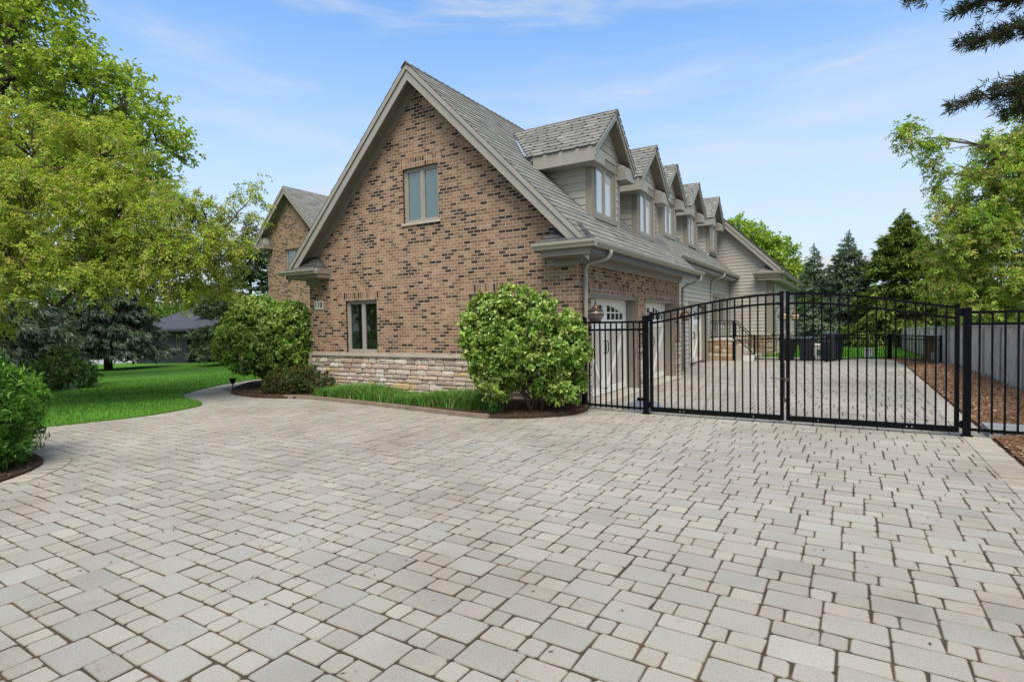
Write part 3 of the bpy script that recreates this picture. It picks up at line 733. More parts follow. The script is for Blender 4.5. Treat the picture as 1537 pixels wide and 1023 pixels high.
# ---- carriage garage doors
def garage_door(pl,u0,u1,z1,rec=.29):
    w=u1-u0; mb=MB(); o=-rec; n=26
    for i in range(n):                                # planked field
        a=u0+w*i/n; b=u0+w*(i+1)/n; pl.box(mb,a+.003,b-.003,0.02,1.6,o-.04,o-.012)
    d=part('garage_door',mb,M['plank'])
    mb=MB(); zt=1.56
    arch=lambda u: z1-.13-.30*((u-(u0+u1)/2)/(w/2))**2
    pl.box(mb,u0,u1,.02,.17,o-.03,o+.004); pl.box(mb,u0,u0+.13,.17,zt,o-.03,o); pl.box(mb,u1-.13,u1,.17,zt,o-.03,o)
    c=(u0+u1)/2; pl.box(mb,c-.14,c-.004,.17,zt,o-.03,o); pl.box(mb,c+.004,c+.14,.17,zt,o-.03,o); pl.box(mb,u0,u1,zt-.1,zt+.06,o-.03,o+.003)
    # glazed top: white panel with arched openings
    g0,g1=zt+.06,None; groups=((u0+.2,c-.12),(c+.12,u1-.2)); N=24; us=np.linspace(u0,u1,N*2+1)
    lites=[]
    for a,b in groups:
        k=4
        for i in range(k):
            x0=a+(b-a)*i/k+.018; x1=a+(b-a)*(i+1)/k-.018; lites.append((x0,x1))
    cuts=sorted({u0,u1,*[x for l in lites for x in l]})
    zm=zt+.27
    for i in range(len(cuts)-1):
        a,b=cuts[i],cuts[i+1]; isl=any(abs(l[0]-a)<1e-6 for l in lites)
        A,B=arch(a),arch(b)
        def strip(za,zb,za2,zb2):
            P=[pl.p(a,za,o-.03),pl.p(b,zb,o-.03),pl.p(b,zb,o),pl.p(a,za,o),pl.p(a,za2,o-.03),pl.p(b,zb2,o-.03),pl.p(b,zb2,o),pl.p(a,za2,o)]
            mb.hexa([P[j] for j in (1,0,3,2,5,4,7,6)])
        if isl:
            strip(g0,g0,g0+.05,g0+.05); strip(zm-.015,zm-.015,zm+.015,zm+.015); strip(max(A,zm+.02),max(B,zm+.02),z1,z1)
        else: strip(g0,g0,z1,z1)
    # V braces
    for a,b in ((u0+.13,c-.14),(u1-.13,c+.14)):
        p0=pl.p(a,zt-.1,o-.006); p1=pl.p(b,.17,o-.006); mb.beam(p0,p1,.02,.11,up=pl.u.cross(Vector((0,0,1))).cross(Vector(p1)-Vector(p0)))
    build('door_frame',mb,M['white'],d,bevel=.003)
    g=MB(); pl.box(g,u0+.15,u1-.15,g0+.02,z1-.06,o-.026,o-.02); build('door_glass',g,M['glass_dark'],d)
    for sg in (-1,1):
        hd=MB(); u=c+sg*.07; hd.tube([pl.p(u,.92,o+.004),pl.p(u,.95,o+.05),pl.p(u,1.0,o+.06),pl.p(u,1.12,o+.06),pl.p(u,1.17,o+.05),pl.p(u,1.2,o+.004)],.011,6); build('door_handle',hd,M['black'],d)
    hd=MB(); hd.box(pl.p(c-.06,.12,o+.0),pl.p(c+.06,.145,o+.03)); build('door_pull',hd,M['black'],d)
    return d
garage_door(GA,DO1[0]+.02,DO1[1]-.02,2.13); garage_door(GA,DO2[0]+.02,DO2[1]-.02,2.13); garage_door(S2,d3[0],d3[1],2.14,.2)
mb=MB()                                               # taupe jambs and heads of the two brick openings
for d in (DO1,DO2):
    GA.box(mb,d[0],d[0]+.03,0,2.2,-.33,-.02); GA.box(mb,d[1]-.03,d[1],0,2.2,-.33,-.02); GA.box(mb,d[0],d[1],2.13,2.198,-.33,-.022)
part('garage_jamb',mb,M['trim'],bevel=.004)
for d in (DO1,DO2): mb=MB(); GA.box(mb,d[0],d[1],-.03,.006,-.36,.22); part('door_apron',mb,M['limestone'])

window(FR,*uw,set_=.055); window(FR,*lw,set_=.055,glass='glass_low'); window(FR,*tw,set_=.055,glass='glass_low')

# ------------------------------------------------------------------ dormers
def dormer(yc,dx,n,zo=0):
    dz=-dx+zo; xf=-.40+dx; xo=-.15+dx; hw=.82; eh=1.23; zr=6.39+dz; ze=5.31+dz; sl=(zr-ze)/eh; k0=RX+RZ
    F=Plane((xf,yc,0),(0,1,0),(1,0,0)); L=Plane((0,yc-hw,0),(1,0,0),(0,-1,0)); R=Plane((0,yc+hw,0),(-1,0,0),(0,1,0))
    win=(-.62,.48,3.99+dz,5.12+dz)
    under=lambda p:p[1]-(k0-p[0])+.04
    mb=lap(F,-hw,hw,3.86+dz,zr,[(win[0]-.07,win[1]+.07,win[2]-.07,win[3]+.16)],[lambda p:(zr-.14-sl*abs(p[0]))-p[1]],.165,.014,ridge=0)
    mb=lap(L,xf-1.75,xf,3.7+dz,5.06+dz,(),[under],.165,.017,mb=mb); mb=lap(R,-xf,-xf+1.75,3.7+dz,5.06+dz,(),[lambda p:p[1]-(k0+p[0])+.04],.165,mb=mb)
    Plane((xf-.008,yc,0),(0,1,0),(1,0,0)).wall(mb,-hw,hw,3.8+dz,zr,[win],[lambda p:(zr-.12-sl*abs(p[0]))-p[1]],.0,cuts=(0,))
    d=part('dormer',mb,M['siding_dormer'])
    mb=MB()
    for s in (-1,1):
        F.box(mb,s*hw-(.10 if s>0 else -.004),s*hw+(.004 if s>0 else .10)-.0,3.84+dz,5.05+dz,-.02,.024)
    L.box(mb,xf-.13,xf+.022,3.86+dz,5.05+dz,-.01,.022); R.box(mb,-xf-.022,-xf+.13,3.86+dz,5.05+dz,-.01,.022)
    F.box(mb,win[0]-.07,win[0],win[2]-.07,win[3],-.1,.03); F.box(mb,win[1],win[1]+.07,win[2]-.07,win[3],-.1,.03); F.box(mb,win[0]-.12,win[1]+.12,win[2]-.10,win[2],-.1,.05)
    F.box(mb,win[0]-.2,win[1]+.34,win[3],win[3]+.17,-.1,.034)
    build('dormer_trim',mb,M['trim'],d,bevel=.004)
    for s in (-1,1):                                  # boxed eaves with their square returns
        mb=MB()
        y0,y1=(yc+s*(eh+.015),yc+s*(hw+.0)); xb=k0-(5.0+dz)-.1
        mb.box((xb,y0,5.0+dz),(xo+.0,y1,5.30+dz)); mb.box((xf,y1,5.0+dz),(xo,yc+s*.66,5.285+dz))
        P=[(xo,y1+s*.05,5.285+dz),(xo,yc+s*.66,5.285+dz),(xf+.02,yc+s*.66,5.285+dz),(xf+.02,y1,5.285+dz)]
        ap=(xf+.02,yc+s*.74,5.43+dz)
        for i in range(4): 
            q=[P[i],P[(i+1)%4],ap]; mb.face(q if s<0 else q[::-1])
        build('dormer_eave',mb,M['trim_light'],d,bevel=.006)
    PLF=Plane((xf,yc,0),(0,1,0),(1,0,0)); A=MB()
    for sg in (1,-1):
        for d0,d1,o0,o1 in ((.01,.085,.25,.30),(.085,.2,.235,.275)):
            q=[(0,zr-d0),(sg*eh,ze-d0),(sg*eh,ze-d1),(0,zr-d1)]
            P=[PLF.p(a,b,o0) for a,b in q]+[PLF.p(a,b,o1) for a,b in q]
            c=(Vector(P[1])-Vector(P[0])).cross(Vector(P[3])-Vector(P[0])).dot(Vector(P[4])-Vector(P[0]))
            A.hexa(P if c>0 else P[4:]+P[:4])
    build('barge_board',A,M['trim_light'],d,bevel=.004)
    mb=MB()
    for sg in (1,-1): 
        q=[PLF.p(0,zr-.17,-.05),PLF.p(0,zr-.17,.26),PLF.p(sg*eh,ze-.17,.26),PLF.p(sg*eh,ze-.17,-.05)]; mb.face(q)
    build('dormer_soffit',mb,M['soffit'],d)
    mb=MB(); nu=Vector((0,-sl,1)).normalized()       # roof deck then shingles
    for s in (1,-1):
        e=[(xo,yc,zr-.008),(xo,yc+s*eh,ze-.008),(k0-ze,yc+s*eh,ze-.008),(k0-zr,yc,zr-.008)]
        mb.face(e if s>0 else e[::-1]); 
        b=[(p[0],p[1],p[2]-.12) for p in e]; mb.face(b[::-1] if s>0 else b)
        for i in (0,1): q=[e[i],b[i],b[i+1],e[i+1]]; mb.face(q)
    r=build('dormer_roof',mb,M['lead'],d)
    mb=MB(); Ls=math.hypot(eh,zr-ze)
    for s in (-1,1):
        tr=lambda u: (0,(ze+u*(zr-ze)/Ls)-k0+xo+.02)
        shingles(mb,(xo+.06,yc+s*(eh+.045),ze-.012),(-1,0,0),(0,-s*eh,zr-ze),(0,s*(zr-ze),eh),2.9,Ls+.03,.165,(.25,.4),.018,hexy=True,trim=tr)
    x=xo+.07
    while x>k0-zr:
        c=(random.uniform(.1,.135),)*3
        for s in (1,-1): 
            q=[(x,yc,zr+.035),(x,yc+s*.12,zr+.035-.13),(x-.22,yc+s*.12,zr+.02-.13),(x-.22,yc,zr+.02)]; mb.face(q if s>0 else q[::-1],0,None,c)
        mb.face([(x,yc-.12,zr-.1),(x,yc,zr-.05),(x,yc+.12,zr-.1),(x,yc,zr+.035)],0,None,c); x-=.19
    build('dormer_shingles',mb,M['shingle'],d)
    mb=MB(); E=Vector((k0-ze,yc-eh,ze)); Rg=Vector((k0-zr,yc,zr)); o=Vector((.02,0,.02)); w=Vector((0,-.09,0)); E2=E+(Rg-E)*.0; R2=E+(Rg-E)*.62
    mb.face([tuple(E2+o+w),tuple(E2+o*2),tuple(R2+o*2),tuple(R2+o+w)]); build('valley_flashing',mb,M['flash'],d)
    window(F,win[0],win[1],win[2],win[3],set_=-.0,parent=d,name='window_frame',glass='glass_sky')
    return d
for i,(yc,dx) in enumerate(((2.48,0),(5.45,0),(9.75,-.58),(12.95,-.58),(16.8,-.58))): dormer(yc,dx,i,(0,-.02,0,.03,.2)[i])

# ------------------------------------------------------------------ rear wing
RW=Plane((0,18.4,0),(1,0,0),(0,-1,0)); RS=Plane((1.3,0,0),(0,1,0),(1,0,0)); rz=lambda x:5.6-x; RR=-1.6
mb=lap(RW,-.6,1.3,.95,7.2,(),[lambda p:rz(p[0])-.22-p[1]]); mb=lap(RW,-4.5,-.6,3.4,7.2,(),[lambda p:7.2-.22-abs(p[0]-RR)-p[1]],mb=mb,ridge=RR); mb=lap(RS,18.4,29.5,.95,3.5,[(21.8,24.4,1.0,2.3)],mb=mb)
Plane((1.292,0,0),(0,1,0),(1,0,0)).wall(mb,18.4,29.5,.9,3.5,[(21.85,24.35,1.05,2.25)],(),.0); Plane((0,18.408,0),(1,0,0),(0,-1,0)).wall(mb,-.6,1.3,.9,5.7,(),[lambda p:rz(p[0])-.2-p[1]],.0)
part('rear_wing_wall',mb,M['siding'])
window(RS,21.85,24.35,1.05,2.25,set_=-.0,n=3)
mb=MB(); RW.box(mb,1.04,1.325,.965,3.45,-.02,.026); RS.box(mb,18.38,18.62,.965,3.45,-.02,.026); part('corner_board',mb,M['trim'],bevel=.004)
mb=MB(); RS.box(mb,29.3,29.5,.965,3.45,-.02,.026); part('corner_board',mb,M['trim'],bevel=.004)
mb=MB(); RW.box(mb,-.60,-.52,.965,3.4,-.02,.024); part('corner_board',mb,M['trim'],bevel=.004)
mb=MB(); t=.16
for xa,xb in ((RR,1.8),(-5.0,RR-.001)):
    z=lambda x:7.2-abs(x-RR)
    mb.hexa([(xa,18.05,z(xa)-t),(xb,18.05,z(xb)-t),(xb,29.9,z(xb)-t),(xa,29.9,z(xa)-t),(xa,18.05,z(xa)),(xb,18.05,z(xb)),(xb,29.9,z(xb)),(xa,29.9,z(xa))])
rr=part('roof',mb,M['lead'])
mb=MB(); shingles(mb,(1.82,18.02,rz(1.82)+.01),(0,1,0),(-1,0,1),(1,0,1),11.9,3.42/S,.185,(.24,.4),.02); build('shingles',mb,M['shingle'],rr)
rake(Plane((0,18.4,0),(1,0,0),(0,-1,0)),RR,7.22,3.3,3.3,.34)
mb=MB(); mb.box((.58,17.93,3.55),(1.68,18.4,3.70)); mb.box((.7,17.98,3.42),(1.6,18.4,3.55)); mb.box((1.3,18.0,3.38),(1.68,29.8,3.56)); part('cornice_return',mb,M['trim'],bevel=.006)
mb=MB(); mb.face([(.58,17.93,3.705),(1.68,17.93,3.705),(1.45,18.39,4.1),(1.15,18.39,4.2)],0,None,(.15,.15,.15)); mb.face([(.58,17.93,3.705),(1.15,18.39,4.2),(.7,18.39,3.75)],0,None,(.13,.13,.13)); part('hip_roof',mb,M['shingle'])
mb=MB(); mb.extrude(gutter_profile((1.72,17.9,3.78),(1,0,0)),(0,12,0)); mb.extrude(gutter_profile((1.8,17.95,3.78),(0,-1,0)),(-1.25,0,0)); part('gutter',mb,M['gutter'])
spout([(1.75,18.2,3.65),(1.74,18.2,3.55),(1.6,18.28,3.45),(1.42,18.45,3.38),(1.375,18.5,3.25),(1.375,18.5,.1)])
spout([(1.75,29.2,3.65),(1.7,29.2,3.5),(1.42,29.3,3.35),(1.38,29.3,3.1),(1.38,29.3,.1)])
stonework('stone_base',RW,-.58,1.32,-.1,.9,palette=[(.4,.3,.2),(.34,.25,.18),(.42,.35,.27),(.3,.2,.13),(.45,.36,.24),(.27,.21,.16),(.4,.27,.16),(.3,.19,.13),(.24,.2,.17),(.46,.4,.33)]); stonework('stone_base',RS,18.4,29.5,-.3,.9)
mb=MB(); RW.box(mb,-.58,1.36,.9,.965,-.02,.05); RS.box(mb,18.35,29.5,.9,.965,-.02,.05); part('limestone_ledge',mb,M['limestone'])

# ------------------------------------------------------------------ front gable of the main body, far left
LG=Plane((-18.95,8,0),(1,0,0),(0,-1,0)); w=(-.47,.75,4.36,5.48)
mb=MB(); LG.wall(mb,-1.9,1.9,-.4,8.3,[w],[lambda p:8.1-abs(p[0])-p[1]],.12,cuts=(0,)); LL=Plane((-20.85,8,0),(0,1,0),(-1,0,0)); LL.wall(mb,0,10,-.4,6.0)
part('brick_wall',mb,M['brick']); window(LG,*w,set_=.06,glass='glass')
mb=MB(); LG.box(mb,w[0]-.1,w[1]+.1,w[3],w[3]+.205,-.03,.012); part('soldier_lintel',mb,M['soldier'])
mb=MB()
for s in (1,-1):
    x=-18.95; e=2.62; q=[(x,7.64,8.45),(x+s*e,7.64,8.45-e),(x+s*e,18,8.45-e),(x,18,8.45)]; b=[(p[0],p[1],p[2]-.16) for p in q]
    if s<0: q,b=q[::-1],b[::-1]
    mb.face(q); mb.face(b[::-1]); 
    for i in range(4): mb.face([q[i],b[i],b[(i+1)%4],q[(i+1)%4]])
r=part('roof',mb,M['lead']); mb=MB()
shingles(mb,(-16.3,7.6,8.45-2.65+.01),(0,1,0),(-1,0,1),(1,0,1),10.4,2.65/S,.185,(.24,.4),.02); shingles(mb,(-21.6,7.6,8.45-2.65+.01),(0,1,0),(1,0,1),(-1,0,1),10.4,2.65/S,.3,(.4,.7),.02)
build('shingles',mb,M['shingle'],r)
rake(LG,0,8.47,2.6,2.6,.35)
mb=MB()
for s in (1,-1): mb.face([LG.p(0,8.2,0),LG.p(s*2.6,5.6,0),LG.p(s*2.6,5.6,.36),LG.p(0,8.2,.36)])
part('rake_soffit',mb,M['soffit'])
mb=MB()
for s in (1,-1):
    P=[(s*0+0,8.2),(s*2.0,6.2),(s*2.0,6.05),(0,8.05)]; Q=[LG.p(a,b,-.01) for a,b in P]+[LG.p(a,b,.04) for a,b in P]; mb.hexa(Q if s<0 else Q[4:]+Q[:4])
part('rake_frieze',mb,M['trim'])
mb=MB(); mb.box((-21.68,7.5,5.58),(-20.4,8.0,5.76)); mb.box((-21.4,7.58,5.46),(-20.55,8,5.58)); mb.box((-21.68,7.5,5.6),(-21.3,17,5.76)); part('cornice_return',mb,M['trim'],bevel=.01)
mb=MB(); mb.lathe([(.42,0),(.4,.1),(.32,.27),(.2,.42),(.02,.5)],(-20.85,7.98,5.76),16); part('hip_roof',mb,M['lead'],smooth=True)
# low body behind and small porch gable that peeps past the garage corner
mb=MB(); mb.box((-17.04,9.5,0),(-7.7,17,4.6)); part('brick_wall',mb,M['brick'])
mb=MB(); mb.hexa([(-17.04,9.1,4.6),(-7.7,9.1,4.6),(-7.7,17.4,4.6),(-17.04,17.4,4.6),(-17.0,13,6.2),(-7.7,13,6.2),(-7.7,13.4,6.2),(-17.0,13.4,6.2)]); part('roof',mb,M['lead'])
PG=Plane((-10.3,4.2,0),(1,0,0),(0,-1,0))
mb=MB()
PH=3.62
for s in (1,-1):
    q=[(0,PH),(s*1.75,PH-1.75),(s*1.75,PH-1.93),(0,PH-.18)]; P=[PG.p(a,b,0) for a,b in q]+[PG.p(a,b,.06) for a,b in q]; mb.hexa(P if s<0 else P[4:]+P[:4])
    q=[(0,PH+.02),(s*1.8,PH-1.78),(s*1.8,PH-1.84),(0,PH-.04)]; P=[PG.p(a,b,-4) for a,b in q]+[PG.p(a,b,.1) for a,b in q]; mb.hexa(P if s<0 else P[4:]+P[:4])
part('porch_gable',mb,M['trim_light'])
mb=MB(); mb.face([PG.p(-1.7,1.75,-.3),PG.p(1.7,1.75,-.3),PG.p(0,3.44,-.3)]); PG.box(mb,-1.7,1.7,1.6,1.78,-.3,.02); part('porch_wall',mb,M['trim'])

# ------------------------------------------------------------------ things fixed to or standing by the house
pq=thing('house_number_plaque','small cream house number plaque reading 118 at the left end of the brick gable','sign',(-7.305,-.02,2.07))
mb=MB(); FR.box(mb,-7.465,-7.145,2.07,2.29,-.005,.022); build('plate',mb,paint('plaque_stone',(.6,.58,.52),.6,.05),pq,bevel=.005)
tc=D.curves.new('digits','FONT'); tc.body='118'; tc.size=.2; tc.align_x='CENTER'; tc.extrude=.003
to=D.objects.new('digits_tmp',tc); COL.objects.link(to); bpy.context.view_layer.update(); me=D.meshes.new_from_object(to.evaluated_get(bpy.context.evaluated_depsgraph_get()))
D.objects.remove(to); me.transform(Matrix.Translation((0,-.006,.045))@Matrix.Rotation(PI/2,4,'X')); me.name='digits'; me.materials.clear(); me.materials.append(M['black']); dg=D.objects.new('digits',me); COL.objects.link(dg); dg.parent=pq

def lantern(name,label,base,n,up=.0,glass='copper',sc=1.0):
    """onion lantern hung from a curved arm; base = wall point, n = outward unit"""
    b=Vector(base); n=Vector(n); t=thing(name,label,'wall lamp',tuple(b),0)
    c=b+n*.22*sc
    mb=MB(); mb.tube([tuple(b),tuple(b+n*.05+Vector((0,0,.14))*sc),tuple(b+n*.12*sc+Vector((0,0,.2))*sc),tuple(b+n*.2*sc+Vector((0,0,.19))*sc),tuple(c+Vector((0,0,.1))*sc)],.012*sc,8)
    mb.tube([tuple(b-n*.01),tuple(b+n*.015)],.05*sc,12); build('bracket',mb,M['copper'],t,smooth=True)
    mb=MB(); mb.lathe([(0,.10),(.03,.095),(.034,.06),(.06,.04),(.062,.005),(.085,-.01),(.14,-.035),(.15,-.05),(.13,-.055)],(c.x,c.y,c.z),20) if sc==1 else mb.lathe([(r*sc,z*sc) for r,z in [(0,.13),(.05,.07),(.075,0),(.15,-.04)]],tuple(c),12)
    build('cap',mb,M['copper'],t,smooth=True)
    mb=MB(); mb.lathe([(r*sc,z*sc) for r,z in [(.128,-.05),(.15,-.09),(.153,-.13),(.14,-.18),(.11,-.225),(.09,-.24),(0,-.24)]],tuple(c),20); build('globe',mb,M[glass],t,smooth=True)
    mb=MB()
    mb.lathe([(r*sc,z*sc) for r,z in [(.154,-.10),(.158,-.112),(.158,-.122),(.154,-.134)]],tuple(c),20); mb.lathe([(r*sc,z*sc) for r,z in [(.10,-.225),(.105,-.24),(.1,-.262),(0,-.268)]],tuple(c),16)
    build('cage',mb,M['copper'],t,smooth=True); return t
M['onionglass']=paint('antique_glass',(.22,.185,.165),.18,.15,3,metal=.35)
lantern('wall_lantern','copper onion lantern on a curved arm beside the nearest garage door',(0.012,.3,1.88),(1,0,0),glass='onionglass')
lantern('wall_lantern','copper lantern on the brick pier after the second garage door',(.012,7.03,1.88),(1,0,0),glass='onionglass')
M['paleglass']=paint('cream_lamp_glass',(.7,.55,.4),.3,.08)
lantern('wall_lantern','pale glass lantern on the grey rear wing, left of the rear window',(1.32,19.4,1.95),(1,0,0),glass='paleglass',sc=1.5)
lantern('wall_lantern','pale glass lantern on the grey rear wing, right of the rear window',(1.32,25.6,1.95),(1,0,0),glass='paleglass',sc=1.5)

st=thing('entry_stoop','stone faced stoop with black iron railing below the side entry door','stoop',(-.2,14.9,0))
mb=MB(); mb.box((-.56,13.75,.80),(.42,15.9,.87)); build('landing',mb,M['limestone'],st,bevel=.01)
SP=Plane((0,13.8,0),(1,0,0),(0,-1,0)); tan=[(.38,.27,.16),(.33,.22,.13),(.42,.33,.22),(.3,.19,.11),(.44,.34,.21),(.27,.2,.14),(.4,.25,.13),(.3,.18,.11),(.25,.19,.15),(.45,.38,.3)]
stonework('stone_face',SP,-.56,.36,-.02,.8,st,tan); stonework('stone_face',Plane((.36,0,0),(0,1,0),(1,0,0)),13.8,15.9,-.02,.8,st,tan)
mb=MB(); 
for i,z in enumerate((.6,.4,.2)): mb.box((.36+.0,14.4,0),(.64+.28*i,15.7,z)) if i==0 else mb.box((.36+.28*i,14.4,0),(.64+.28*i,15.7,z))
build('steps',mb,M['limestone'],st,bevel=.01)
def rail_run(mb,p0,p1,h,posts=True,n=9,r=.012):
    p0=Vector(p0);p1=Vector(p1); up=Vector((0,0,h))
    for k in (1,.86,.12): mb.beam(p0+up*k,p1+up*k,.03,.03)
    for i in range(1,n): q=p0+(p1-p0)*i/n; mb.beam(q+up*.12,q+up*.86,.016,.016)
mb=MB(); rail_run(mb,(-.5,13.82,.87),(.36,13.82,.87),.72); rail_run(mb,(.42,14.0,.87),(.42,14.4,.87),.72,n=4); rail_run(mb,(.42,14.4,.8),(1.1,14.4,.1),.8,n=6)
build('railing',mb,M['black'],st)
mb=MB()
for p,h in (((.40,13.82,0),1.6),((.72,13.9,0),1.25),((1.1,14.4,0),.95)): mb.box((p[0]-.03,p[1]-.03,p[2]),(p[0]+.03,p[1]+.03,h))
build('railing_post',mb,M['black'],st)

# ------------------------------------------------------------------ gates and picket fences
def picket_fence(name,label,cat,p0,p1,h,rails,posts=(1,1),sp=.112,z0=.05,pw=.085,pk=.022,group=None,posth=None,pickh=None):
    p0=Vector((p0[0],p0[1],p0[2] if len(p0)>2 else 0)); p1=Vector((p1[0],p1[1],p1[2] if len(p1)>2 else 0)); L=(p1-p0).length; an=math.atan2(p1.y-p0.y,p1.x-p0.x)
    t=thing(name,label,cat,tuple(p0),an,group)
    for z in rails: mb=MB(); mb.box((0,-.016,z-.018),(L,.016,z+.018)); build('rail',mb,M['black'],t,local=True)
    mb=MB(); n=int(round(L/sp)); 
    for i in range(1,n): mb.box((L*i/n-pk/2,-pk/2,z0),(L*i/n+pk/2,pk/2,(pickh or rails[0])-.0))
    build('picket_panel',mb,M['black'],t,local=True)
    for k,x in ((0,0),(1,L)):
        if posts[k]:
            mb=MB(); ph=posth or h; mb.box((x-pw/2,-pw/2,-.02),(x+pw/2,pw/2,ph-.02)); mb.box((x-pw/2-.006,-pw/2-.006,ph-.02),(x+pw/2+.006,pw/2+.006,ph)); mb.hexa([(x-pw/2,-pw/2,ph),(x+pw/2,-pw/2,ph),(x+pw/2,pw/2,ph),(x-pw/2,pw/2,ph),(x-.01,-.01,ph+.02),(x+.01,-.01,ph+.02),(x+.01,.01,ph+.02),(x-.01,.01,ph+.02)])
            mb.box((x-pw/2-.02,-pw/2-.02,0),(x+pw/2+.02,pw/2+.02,.02)); build('post',mb,M['black'],t,local=True,bevel=.004)
    return t
YG=-.2
picket_fence('picket_fence','short black picket fence between the bush at the brick corner and the left gate post','fence',(.16,YG+.1),(1.37,YG),1.70,(1.607,1.473,.09),sp=.108,posth=1.70)
picket_fence('picket_fence','black picket fence right of the gates in front of the grey boundary fence','fence',(5.735,YG),(7.02,YG-.02),1.70,(1.655,1.50,.10),posts=(1,0),sp=.132,posth=1.71,z0=.06)
picket_fence('picket_fence','low black picket fence between the stoop steps and the covered grill','fence',(1.15,13.95),(3.62,14.1),1.03,(1.0,.86,.08),sp=.1,pw=.06,pk=.016)
picket_fence('picket_fence','low black picket fence along the bright back lawn','fence',(3.7,14.5),(5.63,16.3,-.0),1.0,(.97,.84,.07),sp=.1,pw=.06,pk=.016)
picket_fence('picket_fence','low black picket fence crossing the mulch to the grey boundary fence','fence',(5.7,16.25,.0),(6.95,13.6,.12),.98,(.95,.82,.07),sp=.1,pw=.05,pk=.016)

def gate(name,label,x0,x1,hz):
    """arched leaf from the hinge x0 to the meeting stile x1"""
    sg=1 if x1>x0 else -1; W=abs(x1-x0); t=thing(name,label,'gate',(x0,YG,0),0,'pair of driveway gates')
    top=lambda u:1.725+.27*math.sin(min(1,u/W)*PI/2)**1.15*1.0
    X=lambda u:sg*u
    for u,h in ((0,1.76),(W,2.02)):
        mb=MB(); a=.026; mb.box((X(u)-a,-a,.055),(X(u)+a,a,h)); mb.box((X(u)-a-.005,-a-.005,h),(X(u)+a+.005,a+.005,h+.015))
        build('stile',mb,M['black'],t,local=True,bevel=.004)
    N=14
    for dz in (0,-.145):
        mb=MB(); P=[(X(W*k/N),0,top(W*k/N)+dz) for k in range(N+1)]
        for k in range(N): mb.beam(P[k],P[k+1],.032,.034)
        build('rail',mb,M['black'],t,local=True)
    mb=MB(); mb.box((0,-.025,.05),(X(W),.025,.13)); build('rail',mb,M['black'],t,local=True)
    mb=MB(); n=18
    for i in range(1,n): u=W*i/n; mb.box((X(u)-.0105,-.0105,.1),(X(u)+.0105,.0105,top(u)))
    build('picket_panel',mb,M['black'],t,local=True)
    for z in (.16,1.66): mb=MB(); mb.box((-sg*.085,-.02,z-.035),(sg*.02,.02,z+.035)); mb.tube([(-sg*.05,0,z-.05),(-sg*.05,0,z+.05)],.016,8); build('hinge',mb,M['black'],t,local=True)
    for u in (.24*W,.27*W,.8*W): mb=MB(); mb.box((X(u)-.008,-.03,.08),(X(u)+.008,-.0255,.095)); build('bolt',mb,M['flash'],t,local=True)
    return t
g1=gate('gate_leaf','left black arched gate leaf hinged by the garage, with a drop bolt',1.47,3.512,0)
g2=gate('gate_leaf','right black arched gate leaf hinged at the right driveway edge',5.63,3.596,0)
M['rust']=paint('rusty_iron',(.06,.04,.03),.7,.3,8)
mb=MB(); mb.tube([(2.042+.038,-.03,.95),(2.042+.038,-.03,.42),(2.042+.045,-.03,.36)],.008,6); mb.box((2.042+.022,-.05,.34),(2.042+.06,-.02,.4)); build('drop_bolt',mb,M['rust'],g1,local=True)
mb=MB(); mb.tube([(1.88,-.03,.70),(2.0,-.035,.695),(2.12,-.03,.70)],.007,6); mb.box((2.09,-.05,.665),(2.14,-.02,.71)); build('latch',mb,M['rust'],g1,local=True)

# ------------------------------------------------------------------ grey boundary fence on the right
bf=thing('boundary_fence','long weathered grey panel fence with metal posts running back along the right side','fence',(7.12,8,0))
fz=lambda y:(.30-.0285*(y-3),1.43-.0164*(y-3))
mb=MB(); y=-13.
while y<52:
    y1=y+.6; a=fz(y+.3); c=random.uniform(-.01,.01)
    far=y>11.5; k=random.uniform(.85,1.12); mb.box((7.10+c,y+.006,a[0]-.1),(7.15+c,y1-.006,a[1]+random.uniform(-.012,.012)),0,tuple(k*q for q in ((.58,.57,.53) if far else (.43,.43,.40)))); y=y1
build('panel',mb,tinted('grey_fence_panel',.85,.2,.3,5,.4),bf)
galv=paint('galvanised_post',(.36,.38,.39),.4,.12,5,metal=.5); y=-12.4
while y<52: a=fz(y); mb=MB(); mb.tube([(7.06,y,a[0]-.3),(7.06,y,a[1]+.03)],.028,8); build('post',mb,galv,bf); y+=1.8
mb=MB(); mb.tube([(7.06,-13,fz(-13)[1]+.01),(7.06,52,fz(52)[1]+.01)],.022,8); build('top_rail',mb,D.materials['galvanised_post'],bf)

# ------------------------------------------------------------------ small things
def bin_(label,loc,rot,col,sc=1.0):
    t=thing('wheeled_bin',label,'bin',loc,rot); m=paint('bin_plastic',col,.4,.15)
    mb=MB(); mb.hexa([(-.21,-.25,.06),(.21,-.25,.06),(.21,.22,.06),(-.21,.22,.06),(-.28,-.34,.95),(.28,-.34,.95),(.28,.3,.95),(-.28,.3,.95)]); mb.box((-.3,-.36,.9),(.3,.31,.955)); build('body',mb,m,t,local=True,bevel=.02)
    mb=MB(); mb.hexa([(-.31,-.38,.957),(.31,-.38,.957),(.31,.36,.957),(-.31,.36,.957),(-.26,-.3,1.06),(.26,-.3,1.06),(.26,.28,1.08),(-.26,.28,1.08)]); mb.tube([(-.22,.40,1.0),(.22,.40,1.0)],.018,8); build('lid',mb,m,t,local=True,bevel=.012)
    for s in (-1,1):
        mb=MB(); mb.tube([(s*.25,.25,.1),(s*.29,.25,.1)],.1,16); build('wheel',mb,M['plastic'],t,local=True)
    t.scale=(.86,.86,.86); return t
bin_('black wheeled bin behind the low back fence, nearest the house',(2.25,14.75,0),.4,(.012,.013,.014)); bin_('dark slate wheeled bin with a bluish sheen right beside the black bin',(2.92,14.72,0),-.15,(.022,.03,.038))
